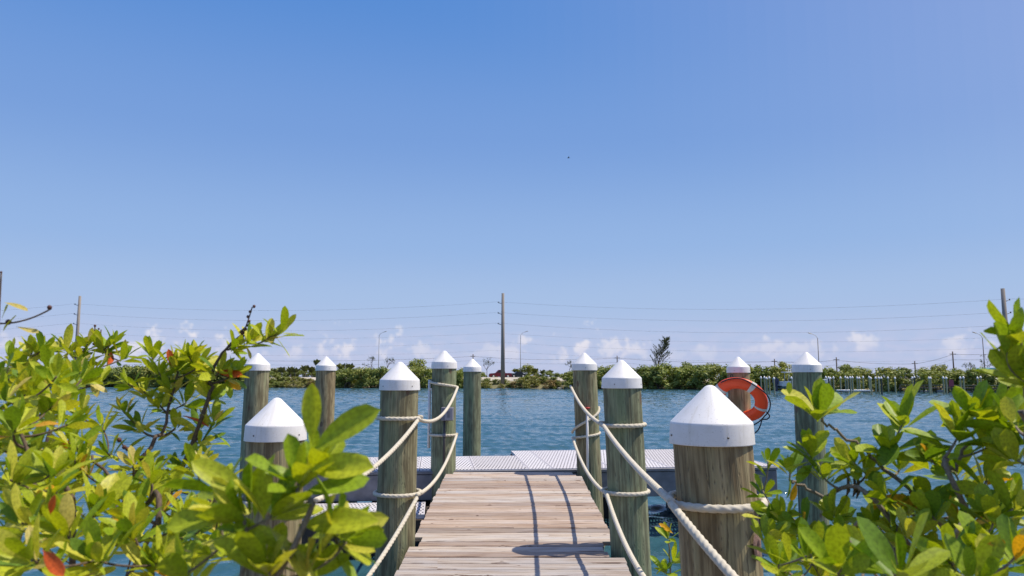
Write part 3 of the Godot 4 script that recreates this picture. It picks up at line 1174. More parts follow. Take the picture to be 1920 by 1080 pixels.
# limbs: polylines from the root; tips: [place, leaf length, leaves, axis]; singles: [place, direction, length, colour]; sprigs: [place, place, buds]
func shrub(called: String, label: String, category: String, root: Vector3, limbs: Array, tips: Array, singles: Array, sprigs: Array, bark: Material, weights: Array, wide: float, seed_: int, group := "") -> Node3D:
	var r := RandomNumberGenerator.new()
	r.seed = seed_
	var t := thing(called, label, category, root, group)
	var shapes := []
	for k in 5:
		shapes.append(leaf_shape(wide * r.randf_range(0.88, 1.12), r.randf_range(0.12, 0.5), r.randf_range(-0.05, 0.2), r.randf_range(-0.25, 0.25)))
	var skel := []
	for limb in limbs:
		var pts := PackedVector3Array([Vector3.ZERO])
		for q in limb:
			pts.append(q - root)
		var line := smooth_line(pts, 8)
		var rad := PackedFloat32Array()
		for i in line.size():
			var u := float(i) / (line.size() - 1)
			rad.append(lerpf(0.0075, 0.0026, u))
			if i > 4:
				skel.append([line[i], rad[i]])
			line[i] += Vector3(r.randfn(0, 0.004), r.randfn(0, 0.004), r.randfn(0, 0.004)) if i > 0 else Vector3.ZERO
		var s := begin()
		tube(s, line, rad, 7)
		inst("limb", done(s), bark, t)
	var order := tips.duplicate()
	order.sort_custom(func(a, b): return a[0].distance_squared_to(root) < b[0].distance_squared_to(root))
	var leaves := []
	for tip in order:
		var p: Vector3 = tip[0] - root
		var best := -1
		var low := 1e9
		for i in skel.size():
			var q: Vector3 = skel[i][0]
			var d := q.distance_to(p) + maxf(0.0, q.y - p.y + 0.02) * 1.6
			if d < low:
				low = d
				best = i
		var from: Vector3 = skel[best][0]
		var dist := from.distance_to(p)
		var ctrl := from.lerp(p, 0.55) + Vector3(r.randfn(0, 0.12), -0.16, r.randfn(0, 0.12)) * dist
		var r0 := minf(skel[best][1] * 0.8, 0.0034)
		var line := PackedVector3Array()
		var rad := PackedFloat32Array()
		var steps := 9
		for i in steps + 1:
			var u := float(i) / steps
			var q := from.lerp(ctrl, u).lerp(ctrl.lerp(p, u), u)
			line.append(q)
			rad.append(lerpf(r0, 0.0021, u))
			if i > 2:
				skel.append([q, rad[i]])
		var s := begin()
		tube(s, line, rad, 6)
		inst("branch", done(s), bark, t)
		var axis: Vector3 = (p - ctrl).normalized() * 0.7 + Vector3(0, 0.5, 0) + Vector3(r.randfn(0, 0.22), r.randfn(0, 0.12), r.randfn(0, 0.22))
		if tip.size() > 3:
			axis = tip[3]
		axis = axis.normalized()
		var side := axis.cross(Vector3.RIGHT if absf(axis.x) < 0.8 else Vector3.UP).normalized()
		var turn := r.randf() * TAU
		var n: int = tip[2] + (tip[2] / 3 if wide < 0.24 else 0)
		for i in n:
			turn += 2.39996 + r.randfn(0, 0.25)
			var out := side.rotated(axis, turn)
			var f := float(i) / maxf(1.0, n - 1)
			var pol := deg_to_rad(lerpf(12.0, 70.0, f) + r.randfn(0, 9.0))
			var dir := axis * cos(pol) + out * sin(pol)
			var size: float = tip[1] * lerpf(0.75, 1.08, sqrt(f)) * r.randf_range(0.68, 1.12)
			var face := (axis + Vector3(r.randfn(0, 0.22), r.randfn(0, 0.22), r.randfn(0, 0.22)))
			leaves.append([leaf_frame(p - axis * 0.012 * f * 1.6 + out * 0.003, dir, face, size), pick(weights, r)])
		# older leaves further back on the twig
		for i in 3:
			var u := r.randf_range(0.35, 0.92)
			var q := from.lerp(ctrl, u).lerp(ctrl.lerp(p, u), u)
			var dir := Vector3(r.randfn(), r.randfn() * 0.6 + 0.15, r.randfn()).normalized()
			leaves.append([leaf_frame(q, dir, Vector3(r.randfn(0, 0.5), 1, r.randfn(0, 0.5)), tip[1] * r.randf_range(0.6, 1.0)), pick(weights, r)])
	for sg in singles:
		leaves.append([leaf_frame(sg[0] - root, sg[1], sg[4] if sg.size() > 4 else Vector3(0.1, 1, 0.4), sg[2]), sg[3]])
	for sg in sprigs:
		var a: Vector3 = sg[0] - root
		var b: Vector3 = sg[1] - root
		var line := hang(a, b, 0.012, 0.01)
		var s := begin()
		tube(s, line, same(line.size(), 0.0018), 5)
		inst("sprig", done(s), M.bark, t)
		for i in sg[2]:
			var u := lerpf(0.35, 1.0, float(i) / maxf(1.0, sg[2] - 1.0)) if sg[2] > 1 else 1.0
			var o := inst("bud", M.bud_mesh, M.bud, t)
			o.position = line[int(u * (line.size() - 1))] + Vector3(r.randfn(0, 0.003), 0.002, r.randfn(0, 0.003))
			o.scale = Vector3.ONE * sg[3] * r.randf_range(0.8, 1.15)
	# the leaves that show largest are parts of their own, the rest one mass
	for lf in leaves:
		var w: Vector3 = lf[0].origin + root + lf[0].basis.z * 0.5
		var d := maxf(0.3, -w.z)
		var seen := absf(w.x) < d * 0.72 and w.y - 2.0 > -0.28 * d and w.z < 0.0
		lf.append(lf[0].basis.z.length() / d * (1.0 if seen else 0.2))
	leaves.sort_custom(func(a, b): return a[2] > b[2])
	var rest := {}
	for i in leaves.size():
		var shape: ArrayMesh = shapes[i % 5]
		var col: int = leaves[i][1]
		if i < 300:
			var o := inst("leaf", shape, M.green[col], t)
			o.transform = leaves[i][0]
		else:
			if not rest.has(col):
				rest[col] = SurfaceTool.new()
				rest[col].begin(Mesh.PRIMITIVE_TRIANGLES)
			rest[col].append_from(shape, 0, leaves[i][0])
	if rest:
		var mesh := ArrayMesh.new()
		var mats := []
		for col in rest:
			rest[col].commit(mesh)
			mats.append(M.green[col])
		for i in mats.size():
			mesh.surface_set_material(i, mats[i])
		var o := inst("foliage", mesh, null, t)
		o.set_meta("kind", "stuff")
	return t


func build_shrubs() -> void:
	var s := begin()
	lathe(s, [[0.0, -1.0], [0.55, -0.8], [0.95, -0.2], [0.9, 0.35], [0.5, 0.85], [0.0, 1.0]], 10)
	M.bud_mesh = done(s)
	var lw := [24.0, 15.0, 27.0, 9.0, 17.0, 5.0, 0.6, 0.15]
	var rw := [34.0, 26.0, 17.0, 13.0, 6.0, 1.0, 0.8, 0.0]
	var tips := []
	tips = [
		[Vector3(-1.372, 2.025, -2.100), 0.075, 8], [Vector3(-1.316, 2.077, -2.100), 0.068, 7], [Vector3(-1.178, 2.010, -2.000), 0.071, 8], [Vector3(-1.317, 1.968, -2.000), 0.071, 8],
		[Vector3(-1.178, 2.025, -2.100), 0.068, 7], [Vector3(-1.169, 2.104, -2.200), 0.063, 6], [Vector3(-0.985, 2.061, -2.050), 0.070, 8], [Vector3(-0.861, 2.055, -2.000), 0.071, 8],
		[Vector3(-1.030, 1.912, -2.000), 0.064, 7], [Vector3(-0.906, 1.968, -2.000), 0.069, 8], [Vector3(-0.720, 2.010, -1.950), 0.063, 7], [Vector3(-0.830, 1.870, -2.000), 0.064, 7],
		[Vector3(-1.313, 2.081, -2.200), 0.075, 9], [Vector3(-1.346, 2.067, -2.100), 0.068, 8], [Vector3(-1.233, 2.024, -2.000), 0.071, 9], [Vector3(-1.268, 2.054, -2.200), 0.063, 7],
		[Vector3(-1.199, 2.081, -2.200), 0.075, 9], [Vector3(-1.139, 2.054, -2.200), 0.071, 7], [Vector3(-1.247, 2.097, -2.200), 0.060, 5], [Vector3(-0.895, 2.024, -2.000), 0.086, 12],
		[Vector3(-0.937, 2.010, -2.000), 0.071, 7], [Vector3(-0.838, 2.024, -2.000), 0.079, 8], [Vector3(-0.723, 2.079, -1.950), 0.058, 7], [Vector3(-0.682, 2.093, -1.950), 0.063, 8],
		[Vector3(-0.617, 2.101, -1.900), 0.079, 6], [Vector3(-0.584, 2.120, -1.900), 0.075, 5], [Vector3(-0.755, 2.016, -1.950), 0.070, 8], [Vector3(-0.779, 1.955, -1.950), 0.070, 8],
		[Vector3(-0.976, 1.961, -2.000), 0.069, 8], [Vector3(-1.020, 1.982, -2.000), 0.064, 6], [Vector3(-0.862, 1.933, -2.000), 0.071, 8], [Vector3(-0.932, 1.926, -2.000), 0.064, 7],
		[Vector3(-0.769, 1.887, -1.950), 0.072, 8], [Vector3(-0.887, 1.870, -2.000), 0.057, 6], [Vector3(-0.985, 1.870, -2.000), 0.064, 7], [Vector3(-0.794, 1.833, -1.950), 0.070, 7],
		[Vector3(-1.146, 1.988, -2.100), 0.060, 4], [Vector3(-1.056, 1.905, -1.850), 0.073, 8], [Vector3(-1.030, 1.877, -1.900), 0.065, 6], [Vector3(-0.985, 1.816, -1.850), 0.066, 8],
		[Vector3(-0.919, 1.790, -1.850), 0.066, 8], [Vector3(-0.891, 1.785, -1.900), 0.057, 5], [Vector3(-0.837, 1.772, -1.900), 0.054, 6], [Vector3(-0.696, 1.715, -1.850), 0.066, 6],
		[Vector3(-0.798, 1.785, -1.900), 0.061, 6], [Vector3(-0.874, 1.733, -1.900), 0.061, 7]]
	shrub("shore_shrub", "tall leafy shrub with small brown buds and one red leaf, reaching above the waterline", "shrub", Vector3(-1.62, 0.2, -2.1), [[Vector3(-0.978, 1.658, -1.900), Vector3(-0.904, 1.864, -1.950), Vector3(-0.887, 2.010, -2.000)], [Vector3(-1.253, 1.692, -2.000), Vector3(-1.260, 1.922, -2.100), Vector3(-1.237, 2.026, -2.150)], [Vector3(-0.857, 1.739, -1.950), Vector3(-0.775, 2.010, -1.950), Vector3(-0.694, 2.127, -1.950)]], tips,
		[[Vector3(-0.768, 2.014, -1.950), Vector3(1, -0.1, 0.2), 0.075, 7, Vector3(0, 0.6, 1)], [Vector3(-0.749, 1.993, -1.950), Vector3(1, -0.45, 0.3), 0.06, 6, Vector3(0, 0.8, 1)], [Vector3(-1.177, 2.010, -2.100), Vector3(0.5, -1, 0.2), 0.07, 5], [Vector3(-0.829, 1.985, -1.950), Vector3(1, 0.1, 0.2), 0.055, 5]],
		[[Vector3(-0.716, 2.086, -1.950), Vector3(-0.681, 2.182, -1.950), 9, 0.0042], [Vector3(-1.226, 2.089, -2.200), Vector3(-1.230, 2.148, -2.200), 2, 0.004], [Vector3(-1.215, 2.089, -2.200), Vector3(-1.211, 2.139, -2.200), 2, 0.003], [Vector3(-0.946, 1.824, -1.900), Vector3(-0.979, 1.842, -1.900), 3, 0.006], [Vector3(-0.919, 1.811, -1.900), Vector3(-0.977, 1.800, -1.900), 2, 0.006]], M.bark, lw, 0.225, 101, "shrubs on the near bank")
	tips = []
	tips = [
		[Vector3(-1.204, 2.050, -1.800), 0.064, 7], [Vector3(-1.084, 1.984, -1.700), 0.079, 10], [Vector3(-1.071, 1.984, -1.800), 0.077, 9], [Vector3(-1.008, 1.965, -1.500), 0.075, 8],
		[Vector3(-0.982, 1.929, -1.600), 0.074, 9], [Vector3(-0.916, 1.909, -1.400), 0.075, 9], [Vector3(-0.991, 1.854, -1.700), 0.067, 8], [Vector3(-0.946, 1.851, -1.500), 0.075, 9],
		[Vector3(-0.906, 1.808, -1.600), 0.069, 9], [Vector3(-0.853, 1.826, -1.300), 0.074, 9], [Vector3(-0.839, 1.794, -1.400), 0.075, 9], [Vector3(-0.762, 1.769, -1.500), 0.075, 9],
		[Vector3(-0.734, 1.732, -1.600), 0.074, 9], [Vector3(-0.678, 1.721, -1.600), 0.069, 8], [Vector3(-0.758, 1.756, -1.400), 0.080, 9], [Vector3(-0.698, 1.758, -1.200), 0.077, 10],
		[Vector3(-0.765, 1.774, -1.200), 0.077, 9], [Vector3(-0.639, 1.738, -1.300), 0.074, 10], [Vector3(-0.610, 1.709, -1.400), 0.075, 9], [Vector3(-0.682, 1.742, -1.100), 0.079, 9],
		[Vector3(-0.645, 1.718, -1.200), 0.077, 10], [Vector3(-0.600, 1.686, -1.300), 0.079, 10], [Vector3(-0.590, 1.658, -1.500), 0.075, 8], [Vector3(-0.610, 1.689, -1.600), 0.069, 8],
		[Vector3(-1.058, 1.796, -1.700), 0.073, 8], [Vector3(-1.077, 1.852, -1.600), 0.074, 8], [Vector3(-1.104, 1.937, -1.700), 0.073, 8], [Vector3(-1.085, 1.821, -1.800), 0.064, 8],
		[Vector3(-1.002, 1.742, -1.600), 0.069, 8], [Vector3(-0.982, 1.726, -1.700), 0.067, 8], [Vector3(-0.841, 1.667, -1.600), 0.069, 8], [Vector3(-0.974, 1.678, -1.500), 0.075, 8],
		[Vector3(-1.158, 2.008, -1.700), 0.067, 7], [Vector3(-0.770, 1.844, -1.280), 0.062, 9], [Vector3(-0.904, 1.789, -1.630), 0.062, 8], [Vector3(-1.232, 1.681, -1.900), 0.061, 6],
		[Vector3(-0.710, 1.592, -1.790), 0.061, 8], [Vector3(-0.780, 1.755, -1.750), 0.061, 9], [Vector3(-0.855, 1.752, -1.670), 0.061, 7], [Vector3(-0.934, 1.615, -1.560), 0.061, 7],
		[Vector3(-0.885, 1.689, -1.540), 0.062, 9], [Vector3(-0.572, 1.700, -1.270), 0.062, 9], [Vector3(-0.636, 1.816, -1.540), 0.062, 9], [Vector3(-0.874, 1.626, -1.790), 0.061, 9],
		[Vector3(-0.550, 1.735, -1.370), 0.062, 6], [Vector3(-0.699, 1.756, -1.420), 0.062, 7], [Vector3(-0.989, 1.757, -1.590), 0.061, 7], [Vector3(-0.990, 1.694, -1.520), 0.062, 8],
		[Vector3(-0.507, 1.817, -1.340), 0.061, 6], [Vector3(-1.193, 1.742, -1.830), 0.061, 8], [Vector3(-0.717, 1.676, -1.620), 0.061, 9], [Vector3(-1.019, 1.531, -1.880), 0.062, 6],
		[Vector3(-0.902, 1.831, -1.570), 0.062, 6], [Vector3(-0.583, 1.738, -1.530), 0.061, 7], [Vector3(-0.694, 1.810, -1.470), 0.062, 9], [Vector3(-0.886, 1.906, -1.510), 0.061, 6],
		[Vector3(-1.146, 1.838, -1.780), 0.061, 6], [Vector3(-0.973, 1.995, -1.700), 0.062, 8], [Vector3(-0.982, 1.834, -1.740), 0.061, 7], [Vector3(-0.921, 2.001, -1.520), 0.062, 6],
		[Vector3(-1.219, 1.977, -1.810), 0.062, 6], [Vector3(-0.977, 1.952, -1.620), 0.061, 8], [Vector3(-1.142, 1.909, -1.830), 0.061, 6]]
	shrub("shore_shrub", "dense yellow-green shrub with an orange leaf filling the bottom corner beside the taller budded shrub", "shrub", Vector3(-0.80, 0.3, -1.45), [[Vector3(-0.819, 1.650, -1.450), Vector3(-0.911, 1.806, -1.450), Vector3(-0.985, 1.944, -1.500)], [Vector3(-0.646, 1.662, -1.400), Vector3(-0.740, 1.738, -1.500), Vector3(-0.914, 1.836, -1.650)]], tips,
		[[Vector3(-0.638, 1.767, -1.050), Vector3(0.7, -0.5, 0.3), 0.055, 7, Vector3(0, 0.6, 1)], [Vector3(-0.691, 1.795, -1.150), Vector3(0.2, 1, 0.2), 0.03, 7, Vector3(0, 0.2, 1)], [Vector3(-1.025, 2.150, -1.500), Vector3(1, -0.3, 0.1), 0.055, 5], [Vector3(-0.997, 2.101, -1.500), Vector3(1, -0.25, 0.2), 0.055, 5], [Vector3(-1.023, 2.090, -1.500), Vector3(0.6, 0.8, 0.2), 0.045, 4], [Vector3(-1.028, 2.114, -1.500), Vector3(0.4, 1, 0.1), 0.035, 4], [Vector3(-0.823, 1.916, -1.300), Vector3(1, 0.2, 0.2), 0.05, 6]],
		[[Vector3(-1.052, 2.109, -1.500), Vector3(-0.929, 2.137, -1.500), 2, 0.0055], [Vector3(-1.028, 2.007, -1.500), Vector3(-1.036, 2.209, -1.500), 1, 0.003]], M.bark, lw, 0.225, 102, "shrubs on the near bank")
	tips = []
	tips = [
		[Vector3(-0.265, 1.873, -0.950), 0.076, 9, Vector3(0.1, 0.95, 0.3)], [Vector3(-0.333, 1.831, -0.950), 0.075, 11, Vector3(-0.5, 0.7, 0.5)], [Vector3(-0.227, 1.806, -0.980), 0.073, 8, Vector3(1, 0.25, 0.3)], [Vector3(-0.295, 1.775, -0.930), 0.073, 9],
		[Vector3(-0.420, 1.749, -1.000), 0.071, 8], [Vector3(-0.248, 1.764, -0.950), 0.064, 7], [Vector3(-0.373, 1.785, -1.000), 0.064, 7], [Vector3(-0.290, 1.834, -0.950), 0.081, 7],
		[Vector3(-0.250, 1.889, -0.970), 0.080, 5, Vector3(0.2, 1, 0.3)], [Vector3(-0.208, 1.795, -0.970), 0.073, 6, Vector3(1, 0.05, 0.3)], [Vector3(-0.391, 1.859, -1.000), 0.068, 6, Vector3(-0.6, 0.6, 0.3)]]
	shrub("shore_shrub", "large blurred bright leaves closest to the camera, in front of the half hidden piling", "shrub", Vector3(-0.95, 0.34, -0.7), [[Vector3(-0.62, 1.0, -0.82), Vector3(-0.281, 1.757, -0.930), Vector3(-0.272, 1.854, -0.950)], [Vector3(-0.6, 1.2, -0.85), Vector3(-0.314, 1.788, -0.930)]], tips,
		[[Vector3(-0.253, 1.918, -0.960), Vector3(0.0, 1, 0.1), 0.075, 2, Vector3(0.1, 0.3, 1)], [Vector3(-0.252, 1.908, -0.960), Vector3(1, 0.62, 0.1), 0.1, 0, Vector3(-0.2, 0.5, 1)], [Vector3(-0.256, 1.886, -0.950), Vector3(1, 0.03, 0.2), 0.09, 2, Vector3(0, 0.7, 1)], [Vector3(-0.324, 1.854, -0.950), Vector3(-1, 0.6, 0.1), 0.085, 2, Vector3(0, 0.7, 1)], [Vector3(-0.336, 1.834, -0.950), Vector3(-1, -0.15, 0.3), 0.085, 0, Vector3(0, 0.7, 1)], [Vector3(-0.259, 1.904, -0.960), Vector3(-0.5, -0.9, 0.2), 0.08, 1, Vector3(-0.5, 0.4, 1)], [Vector3(-0.266, 1.816, -0.960), Vector3(1, 0.1, 0.2), 0.105, 2, Vector3(0, 0.8, 1)]], [], M.grey_bark, [34.0, 22.0, 28.0, 4.0, 10.0, 1.0, 0.0, 0.0], 0.245, 103, "shrubs on the near bank")
	tips = []
	tips = [
		[Vector3(0.880, 2.076, -1.300), 0.079, 8], [Vector3(0.861, 2.043, -1.300), 0.079, 6], [Vector3(0.880, 1.997, -1.300), 0.084, 7], [Vector3(0.707, 1.917, -1.750), 0.110, 8, Vector3(0, 1, 0.1)],
		[Vector3(0.906, 1.898, -1.750), 0.113, 7, Vector3(0, 1, 0.1)], [Vector3(1.016, 1.902, -1.600), 0.114, 9, Vector3(0.1, 1, 0.1)], [Vector3(0.970, 1.924, -1.600), 0.080, 6], [Vector3(0.939, 1.874, -1.600), 0.103, 8, Vector3(-0.2, 1, 0.15)],
		[Vector3(0.999, 1.852, -1.600), 0.080, 8], [Vector3(0.993, 1.913, -1.500), 0.080, 8], [Vector3(0.706, 1.821, -1.800), 0.077, 9], [Vector3(0.673, 1.778, -1.850), 0.063, 7],
		[Vector3(0.729, 1.772, -1.800), 0.071, 8], [Vector3(0.806, 1.802, -1.800), 0.077, 8], [Vector3(0.865, 1.832, -1.750), 0.106, 8, Vector3(0, 1, 0.15)], [Vector3(0.919, 1.790, -1.800), 0.064, 6],
		[Vector3(0.836, 1.772, -1.800), 0.071, 7], [Vector3(0.934, 1.819, -1.700), 0.073, 8], [Vector3(0.986, 1.790, -1.700), 0.085, 9], [Vector3(0.994, 1.786, -1.600), 0.080, 9],
		[Vector3(0.987, 1.840, -1.500), 0.080, 9], [Vector3(0.922, 1.726, -1.700), 0.085, 9], [Vector3(0.828, 1.738, -1.700), 0.073, 8], [Vector3(0.899, 1.695, -1.750), 0.075, 7],
		[Vector3(1.089, 1.738, -1.700), 0.079, 8], [Vector3(1.017, 1.726, -1.700), 0.079, 8]]
	shrub("mangrove_shrub", "mangrove shrub with pale grey branches, its leaf tips in front of the dark green piling", "shrub", Vector3(1.75, 0.15, -2.0), [[Vector3(1.014, 1.601, -1.750), Vector3(0.902, 1.742, -1.750), Vector3(0.809, 1.846, -1.800), Vector3(0.727, 1.897, -1.780)], [Vector3(0.964, 1.678, -1.600), Vector3(0.957, 1.802, -1.650), Vector3(1.013, 1.896, -1.600)], [Vector3(1.042, 1.738, -1.500), Vector3(0.959, 1.948, -1.400), Vector3(0.898, 2.053, -1.320)], [Vector3(0.891, 1.612, -1.700), Vector3(0.747, 1.715, -1.850), Vector3(0.671, 1.753, -1.850)]], tips,
		[[Vector3(0.687, 1.746, -1.850), Vector3(-0.3, -1, 0.1), 0.045, 6, Vector3(0.2, 0.2, 1)], [Vector3(0.722, 1.917, -1.750), Vector3(1, 0.05, 0.1), 0.075, 1, Vector3(0, 1, 0.2)], [Vector3(0.858, 1.814, -1.750), Vector3(0.0, 1, 0.0), 0.06, 1, Vector3(0, 0, 1)], [Vector3(0.829, 1.742, -1.750), Vector3(0.1, -1, 0.0), 0.05, 6, Vector3(0, 0, 1)], [Vector3(0.644, 1.959, -1.750), Vector3(0, 1, 0), 0.03, 2, Vector3(0, 0, 1)]], [], M.grey_bark, rw, 0.285, 104, "shrubs on the near bank")
	tips = []
	tips = [
		[Vector3(0.672, 1.780, -2.000), 0.054, 6], [Vector3(0.655, 1.705, -2.000), 0.060, 7], [Vector3(0.655, 1.665, -1.850), 0.066, 9], [Vector3(0.581, 1.636, -1.750), 0.075, 10],
		[Vector3(0.673, 1.650, -1.800), 0.071, 9], [Vector3(0.750, 1.680, -1.800), 0.071, 9], [Vector3(0.580, 1.658, -1.500), 0.075, 10], [Vector3(0.741, 1.652, -1.700), 0.073, 9],
		[Vector3(0.825, 1.665, -1.750), 0.069, 8], [Vector3(0.603, 1.698, -1.200), 0.116, 6, Vector3(0, 1, 0.2)], [Vector3(0.525, 1.690, -1.250), 0.094, 7], [Vector3(0.637, 1.667, -1.400), 0.080, 8],
		[Vector3(0.861, 1.640, -1.600), 0.080, 9], [Vector3(0.931, 1.689, -1.600), 0.086, 10], [Vector3(0.937, 1.728, -1.500), 0.080, 10], [Vector3(0.985, 1.748, -1.500), 0.086, 9],
		[Vector3(0.791, 1.667, -1.400), 0.080, 10], [Vector3(0.860, 1.685, -1.400), 0.085, 10], [Vector3(0.848, 1.703, -1.300), 0.084, 9], [Vector3(0.551, 1.614, -1.600), 0.074, 9],
		[Vector3(0.777, 1.665, -1.300), 0.084, 8], [Vector3(0.847, 1.646, -1.700), 0.073, 8], [Vector3(0.734, 1.613, -1.800), 0.071, 8], [Vector3(0.837, 1.598, -1.600), 0.080, 8],
		[Vector3(0.682, 1.579, -1.900), 0.068, 8], [Vector3(1.035, 1.666, -1.600), 0.070, 8], [Vector3(0.730, 1.530, -1.840), 0.070, 6], [Vector3(0.705, 1.636, -1.540), 0.070, 7],
		[Vector3(1.018, 1.661, -1.660), 0.070, 8], [Vector3(0.589, 1.585, -1.660), 0.070, 8], [Vector3(1.096, 1.598, -1.940), 0.069, 6], [Vector3(0.942, 1.556, -1.760), 0.070, 6],
		[Vector3(0.933, 1.662, -1.900), 0.071, 6], [Vector3(0.815, 1.682, -1.580), 0.070, 9], [Vector3(0.703, 1.576, -1.830), 0.071, 6], [Vector3(0.629, 1.657, -1.880), 0.070, 6],
		[Vector3(0.869, 1.716, -1.590), 0.070, 9], [Vector3(0.790, 1.654, -1.840), 0.070, 7], [Vector3(1.136, 1.569, -1.810), 0.070, 8], [Vector3(0.798, 1.573, -1.930), 0.070, 9],
		[Vector3(0.821, 1.511, -1.940), 0.071, 7]]
	var e := shrub("mangrove_shrub", "low dense mangrove shrub at the foot of the big brown piling", "shrub", Vector3(1.25, 0.25, -1.75), [[Vector3(0.813, 1.571, -1.600), Vector3(0.726, 1.636, -1.750), Vector3(0.647, 1.669, -1.900)], [Vector3(0.864, 1.578, -1.500), Vector3(0.924, 1.698, -1.500)], [Vector3(0.570, 1.635, -1.300), Vector3(0.609, 1.686, -1.300)]], tips, [[Vector3(0.800, 1.721, -1.300), Vector3(0.9, 0.1, 0.1), 0.03, 6, Vector3(0, 0, 1)], [Vector3(0.723, 1.630, -1.600), Vector3(0.6, 0.4, 0.1), 0.04, 6]], [], M.grey_bark, rw, 0.285, 105, "shrubs on the near bank")
	# long seedling pods hanging from the mangrove
	for q in [[Vector3(0.781, 1.780, -1.780), 0.055], [Vector3(0.804, 1.780, -1.780), 0.06], [Vector3(0.796, 1.774, -1.780), 0.05]]:
		var ps := begin()
		var a: Vector3 = q[0] - e.position
		tube(ps, PackedVector3Array([a, a + Vector3(0.002, -q[1] * 0.3, 0), a + Vector3(0.0, -q[1] * 0.75, 0.004), a + Vector3(-0.006, -q[1], 0.004)]), PackedFloat32Array([0.002, 0.003, 0.0042, 0.001]), 7)
		inst("pod", done(ps), M.pod, e)
	tips = []
	tips = [
		[Vector3(0.854, 1.132, -4.200), 0.114, 5], [Vector3(0.874, 1.014, -4.200), 0.126, 5], [Vector3(0.817, 0.970, -4.150), 0.107, 4]]
	shrub("mangrove_seedling", "small mangrove seedling with a yellowing leaf between the two rope pilings", "plant", Vector3(0.9, -0.35, -4.25), [[Vector3(0.858, 0.897, -4.220), Vector3(0.860, 1.126, -4.200)]], tips, [[Vector3(0.878, 1.154, -4.200), Vector3(-0.7, 0.5, 0.2), 0.10, 6, Vector3(0, 0.8, 1)]], [], M.grey_bark, rw, 0.2, 106)


# ---------------------------------------------------------------- the far shore
func foliage(s: SurfaceTool, clumps: Array, per: int, size: float, r: RandomNumberGenerator) -> void:
	for c in clumps:
		for k in per:
			var d := Vector3(r.randfn(), r.randfn(), r.randfn()).normalized()
			var rr: float = c[1] * pow(r.randf(), 0.45)
			var p: Vector3 = c[0] + d * rr
			var n := (d + Vector3(r.randfn(0, 0.6), r.randfn(0, 0.6) + 0.25, r.randfn(0, 0.6))).normalized()
			var x := n.cross(Vector3(r.randfn(), r.randfn(), r.randfn())).normalized() * size * r.randf_range(0.6, 1.3)
			var y := n.cross(x) * 0.6
			var tone := r.randf_range(0.65, 1.3)
			s.set_color(Color(tone * r.randf_range(0.92, 1.1), tone, tone * r.randf_range(0.8, 1.1)))
			for q in [p - x, p - y, p + x, p - x, p + x, p + y]:
				s.add_vertex(q)


func bush_mesh(seed_: int, per: int, leaf: float) -> ArrayMesh:
	var r := RandomNumberGenerator.new()
	r.seed = seed_
	var s := begin(false)
	var clumps := []
	for k in 26:
		var a := r.randf() * TAU
		var u := pow(r.randf(), 0.6)
		var y := r.randf_range(0.10, 0.86)
		var wide := 0.46 * sqrt(clampf(1.15 - y, 0, 1))
		clumps.append([Vector3(cos(a) * u * wide, y, sin(a) * u * wide), r.randf_range(0.10, 0.19)])
	foliage(s, clumps, per, leaf, r)
	return done(s)


func roots_mesh(seed_: int) -> ArrayMesh:
	var r := RandomNumberGenerator.new()
	r.seed = seed_
	var s := begin()
	for k in 9:
		var a := r.randf() * TAU
		var o := Vector3(cos(a), 0, sin(a)) * r.randf_range(0.15, 0.42)
		tube(s, PackedVector3Array([Vector3(0, 0.4, 0), o * 0.6 + Vector3(0, 0.24, 0), o + Vector3(0, -0.12, 0)]), PackedFloat32Array([0.02, 0.012, 0.009]), 5)
	return done(s)


